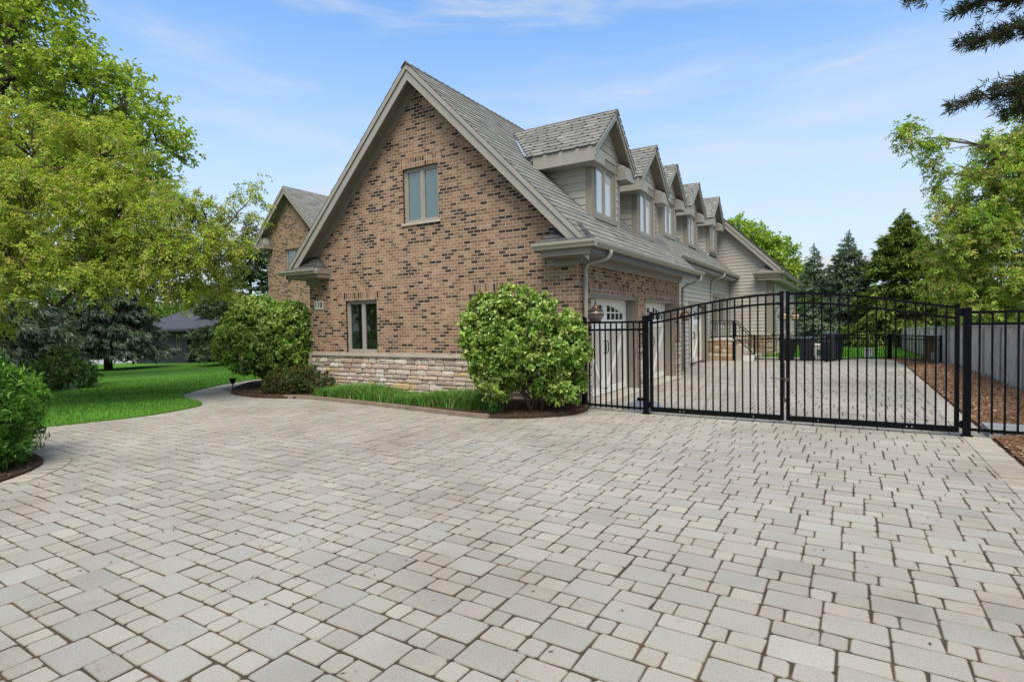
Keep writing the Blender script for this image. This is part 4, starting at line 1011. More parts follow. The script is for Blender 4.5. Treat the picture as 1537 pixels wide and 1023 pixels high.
ct=thing('storage_tote','white plastic storage tote with a green panel behind the low back fence','tote',(3.35,15.5,0))
mb=MB(); mb.hexa([(-.38,-.28,0),(.38,-.28,0),(.38,.28,0),(-.38,.28,0),(-.42,-.31,.55),(.42,-.31,.55),(.42,.31,.55),(-.42,.31,.55)]); build('body',mb,M['whiteplastic'],ct,local=True,bevel=.02)
mb=MB(); mb.box((-.44,-.33,.552),(.44,.33,.62)); build('lid',mb,M['whiteplastic'],ct,local=True,bevel=.02)
mb=MB(); mb.box((-.1,-.312,.2),(.2,-.298,.42)); build('panel',mb,paint('green_plastic',(.03,.14,.07),.4),ct,local=True)
gr=thing('covered_grill','barbecue grill under a dark slate cover, at the corner of the back fences','grill',(3.78,14.85,0),1.0)
mb=MB(); prof=[(-.38,.06),(.34,.06),(.4,.7),(.34,.88),(.24,1.0),(0,1.08),(-.24,1.04),(-.36,.88),(-.42,.7)]
mb.extrude([(x,-.18,z) for x,z in prof],(0,.36,0)); build('cover',mb,paint('grill_cover',(.02,.025,.03),.6,.3,4,.5),gr,local=True,bevel=.05)
mb=MB(); 
for sx in (-.28,.26):
    for sy in (-.12,.12): mb=MB(); mb.tube([(sx,sy,0),(sx,sy,.09)],.04,10); build('caster',mb,M['plastic'],gr,local=True)
ub=thing('utility_box','small pale grey utility box standing on the back lawn behind the picket fence','box',(5.0,17.2,0))
mb=MB(); mb.box((-.16,-.14,-.05),(.16,.14,.34)); build('cabinet',mb,paint('grey_box',(.33,.35,.4),.5),ub,local=True,bevel=.015); mb=MB(); mb.box((-.175,-.155,.34),(.175,.155,.375)); build('lid',mb,D.materials['grey_box'],ub,local=True,bevel=.01)
bp=thing('wooden_post_box','wooden post with a small sloping metal cap by the grey boundary fence','post',(6.72,15.0,.05))
mb=MB(); mb.box((-.1,-.1,-.1),(.1,.1,.88)); mb.box((.13,-.1,.3),(.26,.1,.86)); build('post',mb,paint('post_wood',(.23,.17,.115),.85,.3,6,.5),bp,local=True,bevel=.01)
mb=MB(); mb.hexa([(-.2,-.18,.89),(.34,-.18,.86),(.34,.18,.86),(-.2,.18,.89),(-.2,-.18,.93),(.34,-.18,.89),(.34,.18,.89),(-.2,.18,.93)]); build('cap',mb,M['flash'],bp,local=True)
wp=thing('planter_box','small white planter box beside the foot of the stoop steps','planter',(.95,13.95,0))
mb=MB(); mb.hexa([(-.2,-.14,0),(.2,-.14,0),(.2,.14,0),(-.2,.14,0),(-.23,-.16,.24),(.23,-.16,.24),(.23,.16,.24),(-.23,.16,.24)]); build('tub',mb,M['whiteplastic'],wp,local=True,bevel=.01); mb=MB(); mb.box((-.2,-.13,.235),(.2,.13,.25)); build('soil',mb,M['mulch'],wp,local=True)
oc=thing('drain_cover','low bluish grey domed cover on the paving behind the short picket fence','cover',(1.15,.35,0))
mb=MB(); mb.lathe([(.36,0),(.35,.03),(.27,.1),(.14,.155),(0,.17)],(0,0,0),24); build('dome',mb,paint('blue_grey_metal',(.2,.225,.27),.4,.1),oc,local=True,smooth=True); mb=MB(); mb.box((-.1,-.1,.14),(.1,-.05,.21)); build('handle',mb,M['black'],oc,local=True)
sl=thing('concrete_pad','pale concrete pad under the right picket fence','pad',(6.35,-.05,0))
mb=MB(); mb.box((-.38,-.16,-.02),(.3,.4,.125)); build('slab',mb,paint('pale_pad',(.27,.285,.31),.7,.08),sl,local=True,bevel=.015)
def path_light(label,loc,h=.26):
    t=thing('path_light',label,'path light',loc)
    mb=MB(); mb.tube([(0,0,-.05),(0,0,h)],.014,8); build('stake',mb,M['black'],t,local=True)
    mb=MB(); mb.lathe([(.0,h+.06),(.09,h+.05),(.1,h+.035),(.085,h+.03),(.05,h-.05),(.04,h-.09),(0,h-.09)],(0,0,0),16); build('lamp_head',mb,M['black'],t,local=True,smooth=True); return t
path_light('black path light with a flared head at the left tip of the planting bed',(-9.1,-1.3,.03)); path_light('black path light under the left bush, further from the tip of the bed',(-9.9,.35,.05),.3)
sp=thing('spot_light','small dark bullet light standing in front of the border grass','spot light',(-5.55,-1.36,.03)); mb=MB(); mb.tube([(0,0,-.03),(0,0,.09)],.018,8); build('stake',mb,M['black'],sp,local=True); mb=MB(); mb.tube([(0,0,.09),(0,.01,.17)],.032,12); build('lamp_head',mb,M['plastic'],sp,local=True)
# stone strip edging the bed
mb=MB(); E_=smooth([(-6.65,-1.58),(-6.2,-1.42),(-5.0,-1.46),(-3,-1.63),(-1.33,-1.85),(-.85,-1.83)],False,2); acc=0
for i in range(len(E_)-1): 
    a,b=E_[i],E_[i+1]; mb.beam((a[0],a[1],.03),(b[0],b[1],.03),.075,.09)
tag=build('bed_edging',mb,paint('edging_stone',(.21,.165,.125),.85,.25,4,.5),loc=(-4,-1.55,0)); props(tag,'low brown stone edging strip between the pavers and the border grass','edging')
# dark single storey house beyond the lawn
dh=thing('dark_house','dark slate blue single storey house with hipped roof beyond the front lawn','house',(-35,13,-.75))
DF=Plane((-34.4,11.1,0),(1,0,0),(0,-1,0)); mb=MB(); wm=paint('slate_blue_siding',(.02,.027,.034),.6,.15,1)
mb=lap(DF,-7,0,-.9,1.55,[(-1.35,-.75,0.2,1.2)],(),.2,.02); DR=Plane((-34.4,11.1,0),(0,1,0),(1,0,0)); mb=lap(DR,0,1.6,-.9,1.55,(),(),.2,.02,mb=mb); DG=Plane((-34.4,12.7,0),(1,0,0),(0,-1,0)); mb=lap(DG,0,4.0,-.9,1.55,(),(),.2,.02,mb=mb)
build('wall',mb,wm,dh); window(DF,-1.35,-.75,.2,1.2,set_=.0,parent=dh,glass='glass_dark',mat='trim')
mb=MB(); x0,x1,y0,y1=-42.5,-30.0,10.4,19; zr=1.55
mb.face([(x0,y0,zr),(x1,y0,zr),(x1-4,14.7,3.55),(x0+4,14.7,3.55)]); mb.face([(x1,y0,zr),(x1,y1,zr),(x1-4,14.7,3.55)]); mb.face([(x1,y1,zr),(x0,y1,zr),(x0+4,14.7,3.55),(x1-4,14.7,3.55)]); mb.face([(x0,y1,zr),(x0,y0,zr),(x0+4,14.7,3.55)]); mb.face([(x0,y0,zr),(x0,y1,zr),(x1,y1,zr),(x1,y0,zr)])
mb.box((x0,y0-.03,zr-.02),(x1,y0,zr+.14)); mb.face([(-35,11.9,2.55),(-33.2,11.9,2.55),(-34.1,11.9,3.25)]); mb.face([(-35,11.9,2.55),(-34.1,11.9,3.25),(-34.1,14,3.3)]); mb.face([(-33.2,11.9,2.55),(-34.1,14,3.3),(-34.1,11.9,3.25)])
build('roof',mb,paint('slate_roof',(.042,.046,.057),.8,.15,6,.4),dh)

# ------------------------------------------------------------------ vegetation
def bow(p0,p1,sag=.12,n=6,wob=.05):
    p0=np.array(p0,float);p1=np.array(p1,float); L=np.linalg.norm(p1-p0); t=np.linspace(0,1,n)[:,None]
    P=p0*(1-t)+p1*t; P[:,2]+=np.sin(t[:,0]*PI)*sag*L; P[1:-1]+=RNG.normal(0,wob*L,(n-2,3))*.5; return P
def twig_leaves(cl,start,dirs,length,per,L,W,cols,droop=.5,style='simple',p=None,fold=.25,spread=1.0,jit=.16):
    """leaves set along many twigs at once"""
    n=len(start); t=RNG.uniform(.12,1.0,(n,per)); s=t[...,None]*length[:,None,None]
    pos=start[:,None,:]+dirs[:,None,:]*s; pos[...,2]-=droop*.35*(s[...,0]**2)/np.maximum(length[:,None],.05)
    if style=='pinnate':                              # compound leaf: rachis with paired leaflets
        k=5; C=pos.reshape(-1,3); m=len(C); rd=unit(m)*.8+np.repeat(dirs,per,0)*.7+np.array([0,0,-droop]); rd/=np.linalg.norm(rd,axis=1,keepdims=True)
        up=np.array([0,0,1.]); sd=np.cross(rd,up); sd/=np.maximum(np.linalg.norm(sd,axis=1,keepdims=True),1e-5); nr=np.cross(sd,rd)
        rl=RNG.uniform(.12,.24,m); tint=tints(m,cols,jit,p)
        for j in range(k):
            for sg in (-1,1):
                c=C+RNG.normal(0,.018,(m,3))+rd*(rl*(j+.7)/k)[:,None]-np.c_[np.zeros((m,2)),rl*.35*((j+.7)/k)**2]; d=sd*sg*.9+rd*.55-np.array([0,0,.25])+RNG.normal(0,.3,(m,3))
                cl.add(*leaves(c,d,nr+RNG.normal(0,.25,(m,3)),L*RNG.uniform(.8,1.15,m)*(1-.25*abs(j-2)/2),W*RNG.uniform(.85,1.2,m),np.clip(tint*RNG.normal(1,.05,(m,1)),.004,1),fold,.1))
        return
    C=pos.reshape(-1,3); m=len(C); d=unit(m)*spread+np.repeat(dirs,per,0)*.6+np.array([0,0,-droop*.8]); N=unit(m)*.7+np.array([0,0,1.])
    cl.add(*leaves(C,d,N,L*RNG.uniform(.65,1.25,m),W*RNG.uniform(.7,1.25,m),tints(m,cols,jit,p),fold,.2))

def broad_tree(name,label,base,top,lumps,dens,leaf,cols,bark='bark',tr=.16,style='simple',droop=.45,twl=(.35,.7),per=9,tw=6,limbs=14,group=None,extra=None,sparse=None,p=None,jit=.16,sk=.85):
    t=thing(name,label,'tree',tuple(base),0,group); base=np.array(base,float); top=np.array(top,float)
    cen=[];R=[]
    for (x,y,z,r) in lumps:
        k=max(2,int(dens*r*r*4)); v=unit(k)*(RNG.uniform(.25,1,(k,1))**.45)*r*np.array([1,1,.85]); cen.append(np.array([x,y,z])+v)
    for (x,y,z,r) in (sparse or []):
        k=max(2,int(dens*r*r*sk)); v=unit(k)*(RNG.uniform(.2,1,(k,1))**.5)*r; cen.append(np.array([x,y,z])+v)
    C=np.vstack(cen); C=C[C[:,2]>base[2]+.7]
    wood=MB(); trunk=bow(base,top,.0,9,.035); wood.tube(trunk,np.linspace(tr,tr*.25,9),10)
    lim=[]; tips=[np.array(l[:3]) for l in lumps]+[np.array(l[:3]) for l in (sparse or [])]
    for iq,q in enumerate(tips):
        f=np.clip((q[2]-base[2])/(top[2]-base[2])*.75-.08,.18,.92)*8; i=int(f); o=trunk[i]*(1-f+i)+trunk[min(i+1,8)]*(f-i)
        b=bow(o,q,-.02 if q[2]<5 else .08,8,.07); ns=iq>=len(lumps) or q[2]<base[2]+3.2
        if ns: o=tips[int(np.argmin([((np.array(l[:3])-q)**2).sum()+(99 if (l[2]<q[2]+.2 and q[2]<base[2]+3.2) or np.abs(np.array(l[:3])-q).sum()<.01 else 0) for l in lumps]))]; b=bow(o,q,.05,8,.03)
        lim.append(b); wood.tube(b,np.linspace(.028,.008,8) if ns else np.linspace(tr*.42,.016,8),7)
    A=np.vstack(lim)
    for c in C[::2]:
        j=np.argmin(((A-c)**2).sum(1)+np.linalg.norm(A-c,axis=1)*.2); wood.tube(bow(A[j],c,.06,4,.08),np.linspace(.02,.007,4),4,caps=False)
    cl=Cloud(); n=len(C); S=np.repeat(C,tw,0); ax=(C-trunk[5]); ax/=np.maximum(np.linalg.norm(ax,axis=1,keepdims=True),.1)
    dirs=unit(n*tw)+np.repeat(ax,tw,0)*.55+np.array([0,0,.12]); dirs/=np.linalg.norm(dirs,axis=1,keepdims=True); ln=RNG.uniform(*twl,n*tw)
    for s,d,l in list(zip(S,dirs,ln))[::3]: wood.tube([s,s+d*l*.5-np.array([0,0,droop*.06*l]),s+d*l-np.array([0,0,droop*.3*l])],[.007,.005,.002],3,caps=False)
    twig_leaves(cl,S,dirs,ln,per,leaf[0],leaf[1],cols,droop,style,p,jit=jit)
    if extra: extra(cl,C,dirs)
    build('trunk',wood,M[bark],t,smooth=True); cl.build('crown',M['leaf'],t); return t

def conifer(name,label,base,h,r,cols,z0=.08,whorl=.33,nb=8,droopy=.25,tuft=(.30,.075),dens=5.0,bark='bark',tr=.16,group=None,shape=.85,hang=.0,open_=0,jit=.18,az=None,make=True):
    t=thing(name,label,'conifer',tuple(base),0,group); b=np.array(base,float); wood=MB(); wood.tube([b,b+[0,0,h*.5],b+[0,0,h*.985]],[tr,tr*.6,.012],9)
    P=[];Dd=[];Lg=[]; cl=Cloud(); z=z0*h
    while z<h*.985:
        f=1-z/h; R=r*(f**shape)*(.9 if f<.93 else .8); nn=max(3,int(nb*(.45+.55*f)))
        a0=RNG.uniform(0,2*PI)
        for k in range(nn):
            if open_ and RNG.uniform()<open_: continue
            a=a0+2*PI*k/nn+RNG.normal(0,.25) if az is None else RNG.uniform(*az)
            L=R*RNG.uniform(.72,1.12)+.03+.09*min(1,f*4); el=.35*(1-f)*2.2-.12 if f<.5 else -.05-.12*f; d=np.array([math.cos(a),math.sin(a),el]); d/=np.linalg.norm(d)
            s=b+[0,0,z+RNG.normal(0,whorl*.3)]; m=max(3,int(L/.22)); tt=np.linspace(0,1,m+1); sag=-droopy*L*(tt**1.6)*(.4+.6*f)+.10*L*np.clip(tt-.65,0,1)
            pts=s+d*(tt*L)[:,None]; pts[:,2]+=sag
            if L>.5: wood.tube(pts,np.linspace(.012+.012*L,.005,len(pts)),4,caps=False)
            side=np.array([-math.sin(a),math.cos(a),0]); kq=max(4,int(L*dens*4)); u=RNG.uniform(.12 if f<.9 else .25,1.0,kq)**.75; bp=s+d*(u*L)[:,None]; bp[:,2]+=np.interp(u,tt,sag)
            wd=L*.36*(1-u*.65); off=RNG.uniform(-1,1,kq); bp=bp+side*(off*wd)[:,None]; bp[:,2]-=np.abs(off)*wd*(.15+hang)+RNG.uniform(0,.1,kq)*(1+hang*3)
            dd=d*.9+side*(off*.8)[:,None]+RNG.normal(0,.3,(kq,3)); dd[:,2]-=hang*RNG.uniform(.5,1.6,kq)
            P.append(bp);Dd.append(dd);Lg.append(np.full(kq,.42+.58*min(1,f*3.2)))
        z+=whorl*(.55+.6*f)
    P=np.vstack(P);Dd=np.vstack(Dd);Lg=np.concatenate(Lg); n=len(P); base_t=tints(n,cols,jit)
    for j in range(3):
        d=Dd+RNG.normal(0,.35,(n,3)); N=np.array([0,0,1.])+RNG.normal(0,.5,(n,3)); cl.add(*leaves(P+RNG.normal(0,.03,(n,3)),d,N,Lg*tuft[0]*RNG.uniform(.6,1.2,n),Lg*tuft[1]*RNG.uniform(.6,1.3,n),np.clip(base_t*RNG.normal(1,.1,(n,1)),.004,1),.2,.12))
    k=46; tipc=b+np.c_[RNG.normal(0,.012,(k,2)),h*RNG.uniform(.9,1.0,k)]; cl.add(*leaves(tipc,unit(k)*np.array([1,1,.4])*.6+[0,0,.75],unit(k),np.full(k,tuft[0]*.55),np.full(k,tuft[1]*.45),tints(k,cols),.2,.1))
    build('trunk',wood,M[bark],t,smooth=True); cl.build('crown',M['needle'],t); return t

def bush(name,label,base,lumps,n,leaf,cols,stems=7,stemr=.025,rosette=14,cat='shrub',p=None,stemh=.7,droop=.35,inner=.62,mat='leaf',tips=None,jit=.16,flat=.9):
    t=thing(name,label,cat,tuple(base)); b=np.array(base,float); cl=Cloud(); wood=MB(); A=[]
    tot=sum(l[3]*l[3] for l in lumps)
    for (x,y,z,r,*sq) in lumps:
        k=max(3,int(n/rosette*r*r/tot)); q=sq[0] if sq else .9; v=unit(k)*(RNG.uniform(inner**3,1.06,(k,1))**(1/3))*r*np.array([1,1,q]); A.append(np.c_[np.array([x,y,z])+v,v/np.linalg.norm(v,axis=1,keepdims=True)])
    A=np.vstack(A); A=A[A[:,2]>.08]
    m=len(A); S=np.repeat(A[:,:3],rosette,0); O=np.repeat(A[:,3:],rosette,0); k=len(S)
    sd=O*.7+np.array([0,0,.35]); d=unit(k)*.95+sd*.6+np.array([0,0,-droop]); N=sd+unit(k)*.45+np.array([0,0,.45]); S=S+unit(k)*leaf[0]*RNG.uniform(0,1.1,(k,1))
    T=np.repeat(tints(m,cols,jit*.9,p),rosette,0)*RNG.normal(1,jit,(k,1)).clip(.5,1.6)
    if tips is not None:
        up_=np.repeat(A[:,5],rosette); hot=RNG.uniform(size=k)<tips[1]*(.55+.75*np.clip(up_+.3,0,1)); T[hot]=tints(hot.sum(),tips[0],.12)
    cl.add(*leaves(S,d,N,leaf[0]*RNG.uniform(.6,1.25,k),leaf[1]*RNG.uniform(.7,1.25,k),np.clip(T,.004,1),.22,.22))
    for i in range(stems):
        a=2*PI*i/max(1,stems)+RNG.normal(0,.3); s=b+np.array([math.cos(a),math.sin(a),0])*RNG.uniform(.03,.16); j=RNG.integers(m); e=A[j,:3]*.75+np.array([b[0],b[1],stemh+b[2]])*.25
        wood.tube(bow(s,e,.08,7,.05),np.linspace(stemr,stemr*.35,7),7)
    for j in RNG.integers(0,m,min(m,70)): wood.tube(bow(b+np.array([RNG.normal(0,.1),RNG.normal(0,.1),stemh*RNG.uniform(.5,1.3)]),A[j,:3],.05,5,.06),np.linspace(stemr*.5,.004,5),4,caps=False)
    build('stem',wood,M['bark_red'],t,smooth=True); cl.build('foliage',M[mat],t); return t

# shrubs ------------------------------------------------------------------
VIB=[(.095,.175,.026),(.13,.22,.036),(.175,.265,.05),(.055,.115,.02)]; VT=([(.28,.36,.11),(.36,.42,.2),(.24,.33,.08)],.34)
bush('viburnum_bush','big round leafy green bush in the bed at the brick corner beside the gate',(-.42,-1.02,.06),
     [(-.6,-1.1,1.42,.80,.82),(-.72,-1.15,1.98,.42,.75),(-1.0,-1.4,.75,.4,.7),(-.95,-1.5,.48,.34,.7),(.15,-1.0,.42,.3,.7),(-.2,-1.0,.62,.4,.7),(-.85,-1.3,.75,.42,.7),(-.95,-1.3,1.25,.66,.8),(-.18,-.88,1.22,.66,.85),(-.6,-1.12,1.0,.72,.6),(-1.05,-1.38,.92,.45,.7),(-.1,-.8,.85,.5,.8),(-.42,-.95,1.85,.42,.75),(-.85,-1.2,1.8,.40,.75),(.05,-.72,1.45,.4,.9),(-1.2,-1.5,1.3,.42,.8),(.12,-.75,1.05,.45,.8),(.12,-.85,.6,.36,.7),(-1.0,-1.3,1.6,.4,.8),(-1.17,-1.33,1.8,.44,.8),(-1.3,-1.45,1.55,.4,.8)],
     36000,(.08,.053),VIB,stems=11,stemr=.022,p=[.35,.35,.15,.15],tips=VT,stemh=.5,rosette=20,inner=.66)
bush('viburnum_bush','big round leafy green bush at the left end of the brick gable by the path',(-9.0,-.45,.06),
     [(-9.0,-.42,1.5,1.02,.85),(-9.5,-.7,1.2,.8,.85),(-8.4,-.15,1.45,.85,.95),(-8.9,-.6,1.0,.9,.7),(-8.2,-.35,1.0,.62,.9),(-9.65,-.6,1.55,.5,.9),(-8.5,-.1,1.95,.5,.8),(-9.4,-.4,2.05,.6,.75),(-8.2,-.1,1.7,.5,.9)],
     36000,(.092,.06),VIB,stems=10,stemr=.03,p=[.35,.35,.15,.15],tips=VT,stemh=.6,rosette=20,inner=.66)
bush('barberry_shrub','low dark green mounded shrub in front of the left round bush',(-6.8,-1.05,.05),
     [(-6.85,-1.1,.34,.40,.9),(-6.45,-1.0,.36,.40,.9),(-7.25,-1.2,.32,.38,.9),(-6.15,-.9,.3,.3,.9),(-6.7,-1.0,.5,.34,.7),(-7.5,-1.3,.25,.25,.9)],12000,(.045,.026),[(.03,.05,.014),(.045,.075,.018),(.08,.095,.025),(.075,.045,.02)],stems=6,stemr=.012,stemh=.2,p=[.4,.3,.18,.12],tips=([(.2,.22,.06),(.26,.12,.05)],.05))
YEW=[(.05,.125,.02),(.072,.17,.026),(.105,.23,.04),(.03,.08,.015)]
bush('yew_hedge','bright green feathery hedge at the left edge of the pavers',(-4.25,-7.7,.03),
     [(-4.15,-7.6,.82,.64,.75),(-4.42,-7.45,.5,.68,.8),(-4.0,-7.72,.42,.48,.9),(-3.85,-7.72,.22,.34,.8),(-4.05,-7.35,.2,.3,.8),(-4.7,-7.7,1.0,.75,.8),(-4.2,-7.45,.3,.45,.6),(-5.2,-7.7,.75,.8,.9),(-4.8,-7.1,.75,.5,.9),(-4.5,-8.2,.6,.7,.9),(-3.9,-7.65,.8,.3,.8),(-4.1,-7.35,1.0,.28,.9)],
     42000,(.085,.021),YEW,stems=8,stemr=.02,p=[.35,.35,.18,.12],tips=([(.16,.31,.05),(.21,.36,.07)],.16),rosette=20,stemh=.4,droop=.25)
bush('juniper_shrub','dark green spreading juniper under the blue spruce beside the lawn',(-15.4,-2.9,-.08),
     [(-15.6,-2.9,.42,.75,.75),(-15.0,-2.5,.32,.6,.7),(-16.2,-3.3,.6,.85,.8),(-15.5,-2.7,.78,.5,.7),(-14.5,-3.6,.4,.6,.7)],14000,(.12,.03),[(.03,.06,.02),(.045,.09,.025),(.065,.12,.03)],stems=5,stemr=.03,stemh=.25,mat='needle',droop=.1)

# trees on the left -------------------------------------------------------
L1=[(-9.92,-4.87,3.93,1.45),(-9.19,-3.83,4.01,1.37),(-8.15,-3.2,3.7,1.04),(-7.41,-2.76,3.32,.61),(-8.13,-3.58,3.0,.7),(-8.86,-4.61,2.95,.75),(-9.6,-5.53,3.05,.9),(-7.96,-2.77,2.85,.5),(-8.1,-3.4,2.55,.55),(-9.79,-3.79,5.47,.81),(-10.67,-4.69,5.4,1.15),(-12.14,-5.62,4.5,1.59),(-11.57,-5.92,2.72,1.24)]
L1s=[(-7.21,-2.26,4.09,.41),(-6.95,-2.09,4.46,.15),(-7.67,-2.66,4.01,.44),(-7.27,-2.32,3.43,.3),(-7.71,-2.38,2.71,.38)]
broad_tree('locust_tree','wide yellow green tree with feathery leaves leaning over the lawn',(-12.4,-6.2,-.05),(-11.6,-5.4,6.2),L1,9.5,(.075,.031),[(.21,.28,.04),(.265,.325,.052),(.16,.23,.03),(.32,.325,.09),(.25,.235,.085)],style='pinnate',droop=.38,per=5,tw=6,twl=(.25,.6),tr=.2,sparse=L1s,sk=.7,p=[.3,.3,.22,.1,.08])
L2=[(-20.95,-1.37,12.14,2.04),(-19.41,-.48,10.55,1.56),(-17.98,.37,9.68,1.32),(-16.95,.95,8.46,1.01),(-19.72,-.75,8.28,1.92),(-21.36,-1.72,9.27,1.92),(-18.08,.23,7.52,1.32),(-22.18,-2.02,15.05,2.64),(-24.02,-3.27,11.73,2.88),(-20.54,-1.05,14.06,1.2),(-24.22,-3.51,8.37,2.88),(-17.36,.65,6.79,.96)]
broad_tree('maple_tree','tall bright green tree standing behind the yellow green one',(-21.6,-2.1,-.3),(-21.6,-1.8,15.5),L2,5,(.15,.11),[(.22,.31,.038),(.175,.26,.034),(.27,.35,.055),(.23,.29,.08)],droop=.3,per=11,tw=7,twl=(.45,.95),tr=.3)
BLU=[(.072,.105,.072),(.098,.135,.10),(.05,.078,.045),(.122,.16,.128)]
conifer('blue_spruce','blue grey spruce with hanging boughs nearest the left edge of the lawn',(-16.4,-3.9,-.12),7.2,2.7,BLU,z0=.15,whorl=.33,nb=11,droopy=.3,tuft=(.22,.05),dens=9,hang=.5,tr=.16)
conifer('blue_spruce','blue grey spruce with a bare dark trunk foot far back on the lawn',(-30.9,4.9,-.55),9.5,4.2,BLU,z0=.2,whorl=.4,nb=12,droopy=.22,tuft=(.38,.1),dens=6.5,hang=.5,tr=.22)
OPN=[(.055,.085,.05),(.075,.115,.068),(.105,.145,.08)]
conifer('pine_tree','open dark pine rising beside the far left brick gable',(-26.9,11,-.5),9.0,3.1,OPN,z0=.15,whorl=.42,nb=9,droopy=.15,tuft=(.4,.11),dens=6,open_=.05,tr=.14)
conifer('pine_tree','low wide dark pine between the dark house and the left bush',(-25.2,8.2,-.4),5.0,2.9,OPN,z0=.25,whorl=.4,nb=9,droopy=.25,tuft=(.38,.1),dens=5.5,tr=.12)

# trees on the right ------------------------------------------------------
G2='evergreens behind the back lawn'
BG=[(.085,.125,.082),(.115,.16,.108),(.06,.095,.055),(.15,.195,.145)]
conifer('spruce_tree','narrow blue green spruce, leftmost of the evergreens behind the back lawn',(1.92,39.2,-.55),7.9,2.8,BG,z0=.04,whorl=.34,nb=10,tuft=(.36,.1),dens=5.5,hang=.15,shape=1.0,group=G2,tr=.12)
conifer('spruce_tree','pointed blue green spruce between the narrow spruce and the broad olive one',(4.22,38.3,-.6),8.6,4.2,BG,z0=.04,whorl=.34,nb=11,tuft=(.4,.11),dens=5.2,hang=.2,shape=1.0,group=G2,tr=.14)
conifer('spruce_tree','broad olive green spruce, the widest of the evergreens behind the back lawn',(7.4,36.2,-.4),9.2,5.3,[(.07,.105,.018),(.1,.14,.026),(.135,.175,.036),(.05,.08,.016)],z0=.05,whorl=.34,nb=14,tuft=(.44,.12),dens=6.5,hang=.25,group=G2,tr=.16,shape=.98)
conifer('spruce_tree','dark green spruce mostly hidden behind the broad olive one',(11.2,44.5,-.7),9.6,4.2,[(.035,.06,.028),(.05,.08,.035)],z0=.05,whorl=.4,nb=12,tuft=(.45,.11),dens=3.6,hang=.2,group=G2,tr=.16)
R5=[(9.5,13.4,7.5,1.0),(8.5,12.9,6.6,.75),(8.27,12.81,5.46,1.43),(7.49,12.28,3.94,1.27),(8.62,12.94,3.21,1.63),(7.05,12.1,2.94,.75),(7.5,12.3,2.1,.7),(8.1,12.58,1.99,1.02),(9.32,13.42,4.52,1.94),(10.71,14.24,3.47,2.0),(9.84,13.8,6.35,1.23),(10.71,14.31,5.51,1.84),(8.97,13.28,6.67,.82)]
R5s=[(5.95,10.9,6.85,.3),(6.35,11.05,6.85,.4),(6.7,11.2,6.6,.45),(6.7,11.2,5.08,.6),(6.98,11.45,6.16,.69),(5.96,10.85,6.78,.44),(5.54,10.6,6.92,.2),(6.47,11.13,5.97,.45),(7.65,11.87,6.35,.79)]
def seeds(cl,C,dirs):
    q=C[(C[:,0]<8.4)&(C[:,2]>3.2)]; q=q[RNG.choice(len(q),min(len(q),16),replace=False)]; S=np.repeat(q,26,0)+RNG.normal(0,.13,(len(q)*26,3)); n=len(S)
    cl.add(*leaves(S,unit(n)+[0,0,-.8],unit(n),np.full(n,.075),np.full(n,.035),tints(n,[(.12,.03,.025),(.17,.05,.035),(.08,.03,.03)])))
broad_tree('ash_tree','feathery green tree with reddish seed clusters behind the grey boundary fence',(10.0,14.6,.2),(9.6,14.2,7.2),R5,6.3,(.115,.044),[(.185,.285,.045),(.235,.33,.06),(.14,.225,.035),(.28,.355,.1),(.28,.28,.09)],style='pinnate',droop=.42,per=4,tw=6,twl=(.25,.6),tr=.18,sparse=R5s,extra=seeds)
R7=[(-3.62,46.72,9.0,1.75),(-2.18,47.54,7.22,2.37),(-.42,48.55,5.44,1.87),(-2.98,46.98,5.36,2.5),(-4.85,46.0,10.08,1.12),(.22,48.9,4.05,1.87)]
broad_tree('maple_tree','light yellow green tree behind the roof of the grey rear wing',(-2.2,47.4,-.8),(-3,47,9.5),R7,5,(.24,.18),[(.2,.3,.035),(.25,.33,.05),(.16,.25,.03)],droop=.3,per=9,tw=6,twl=(.5,1.0),tr=.22)
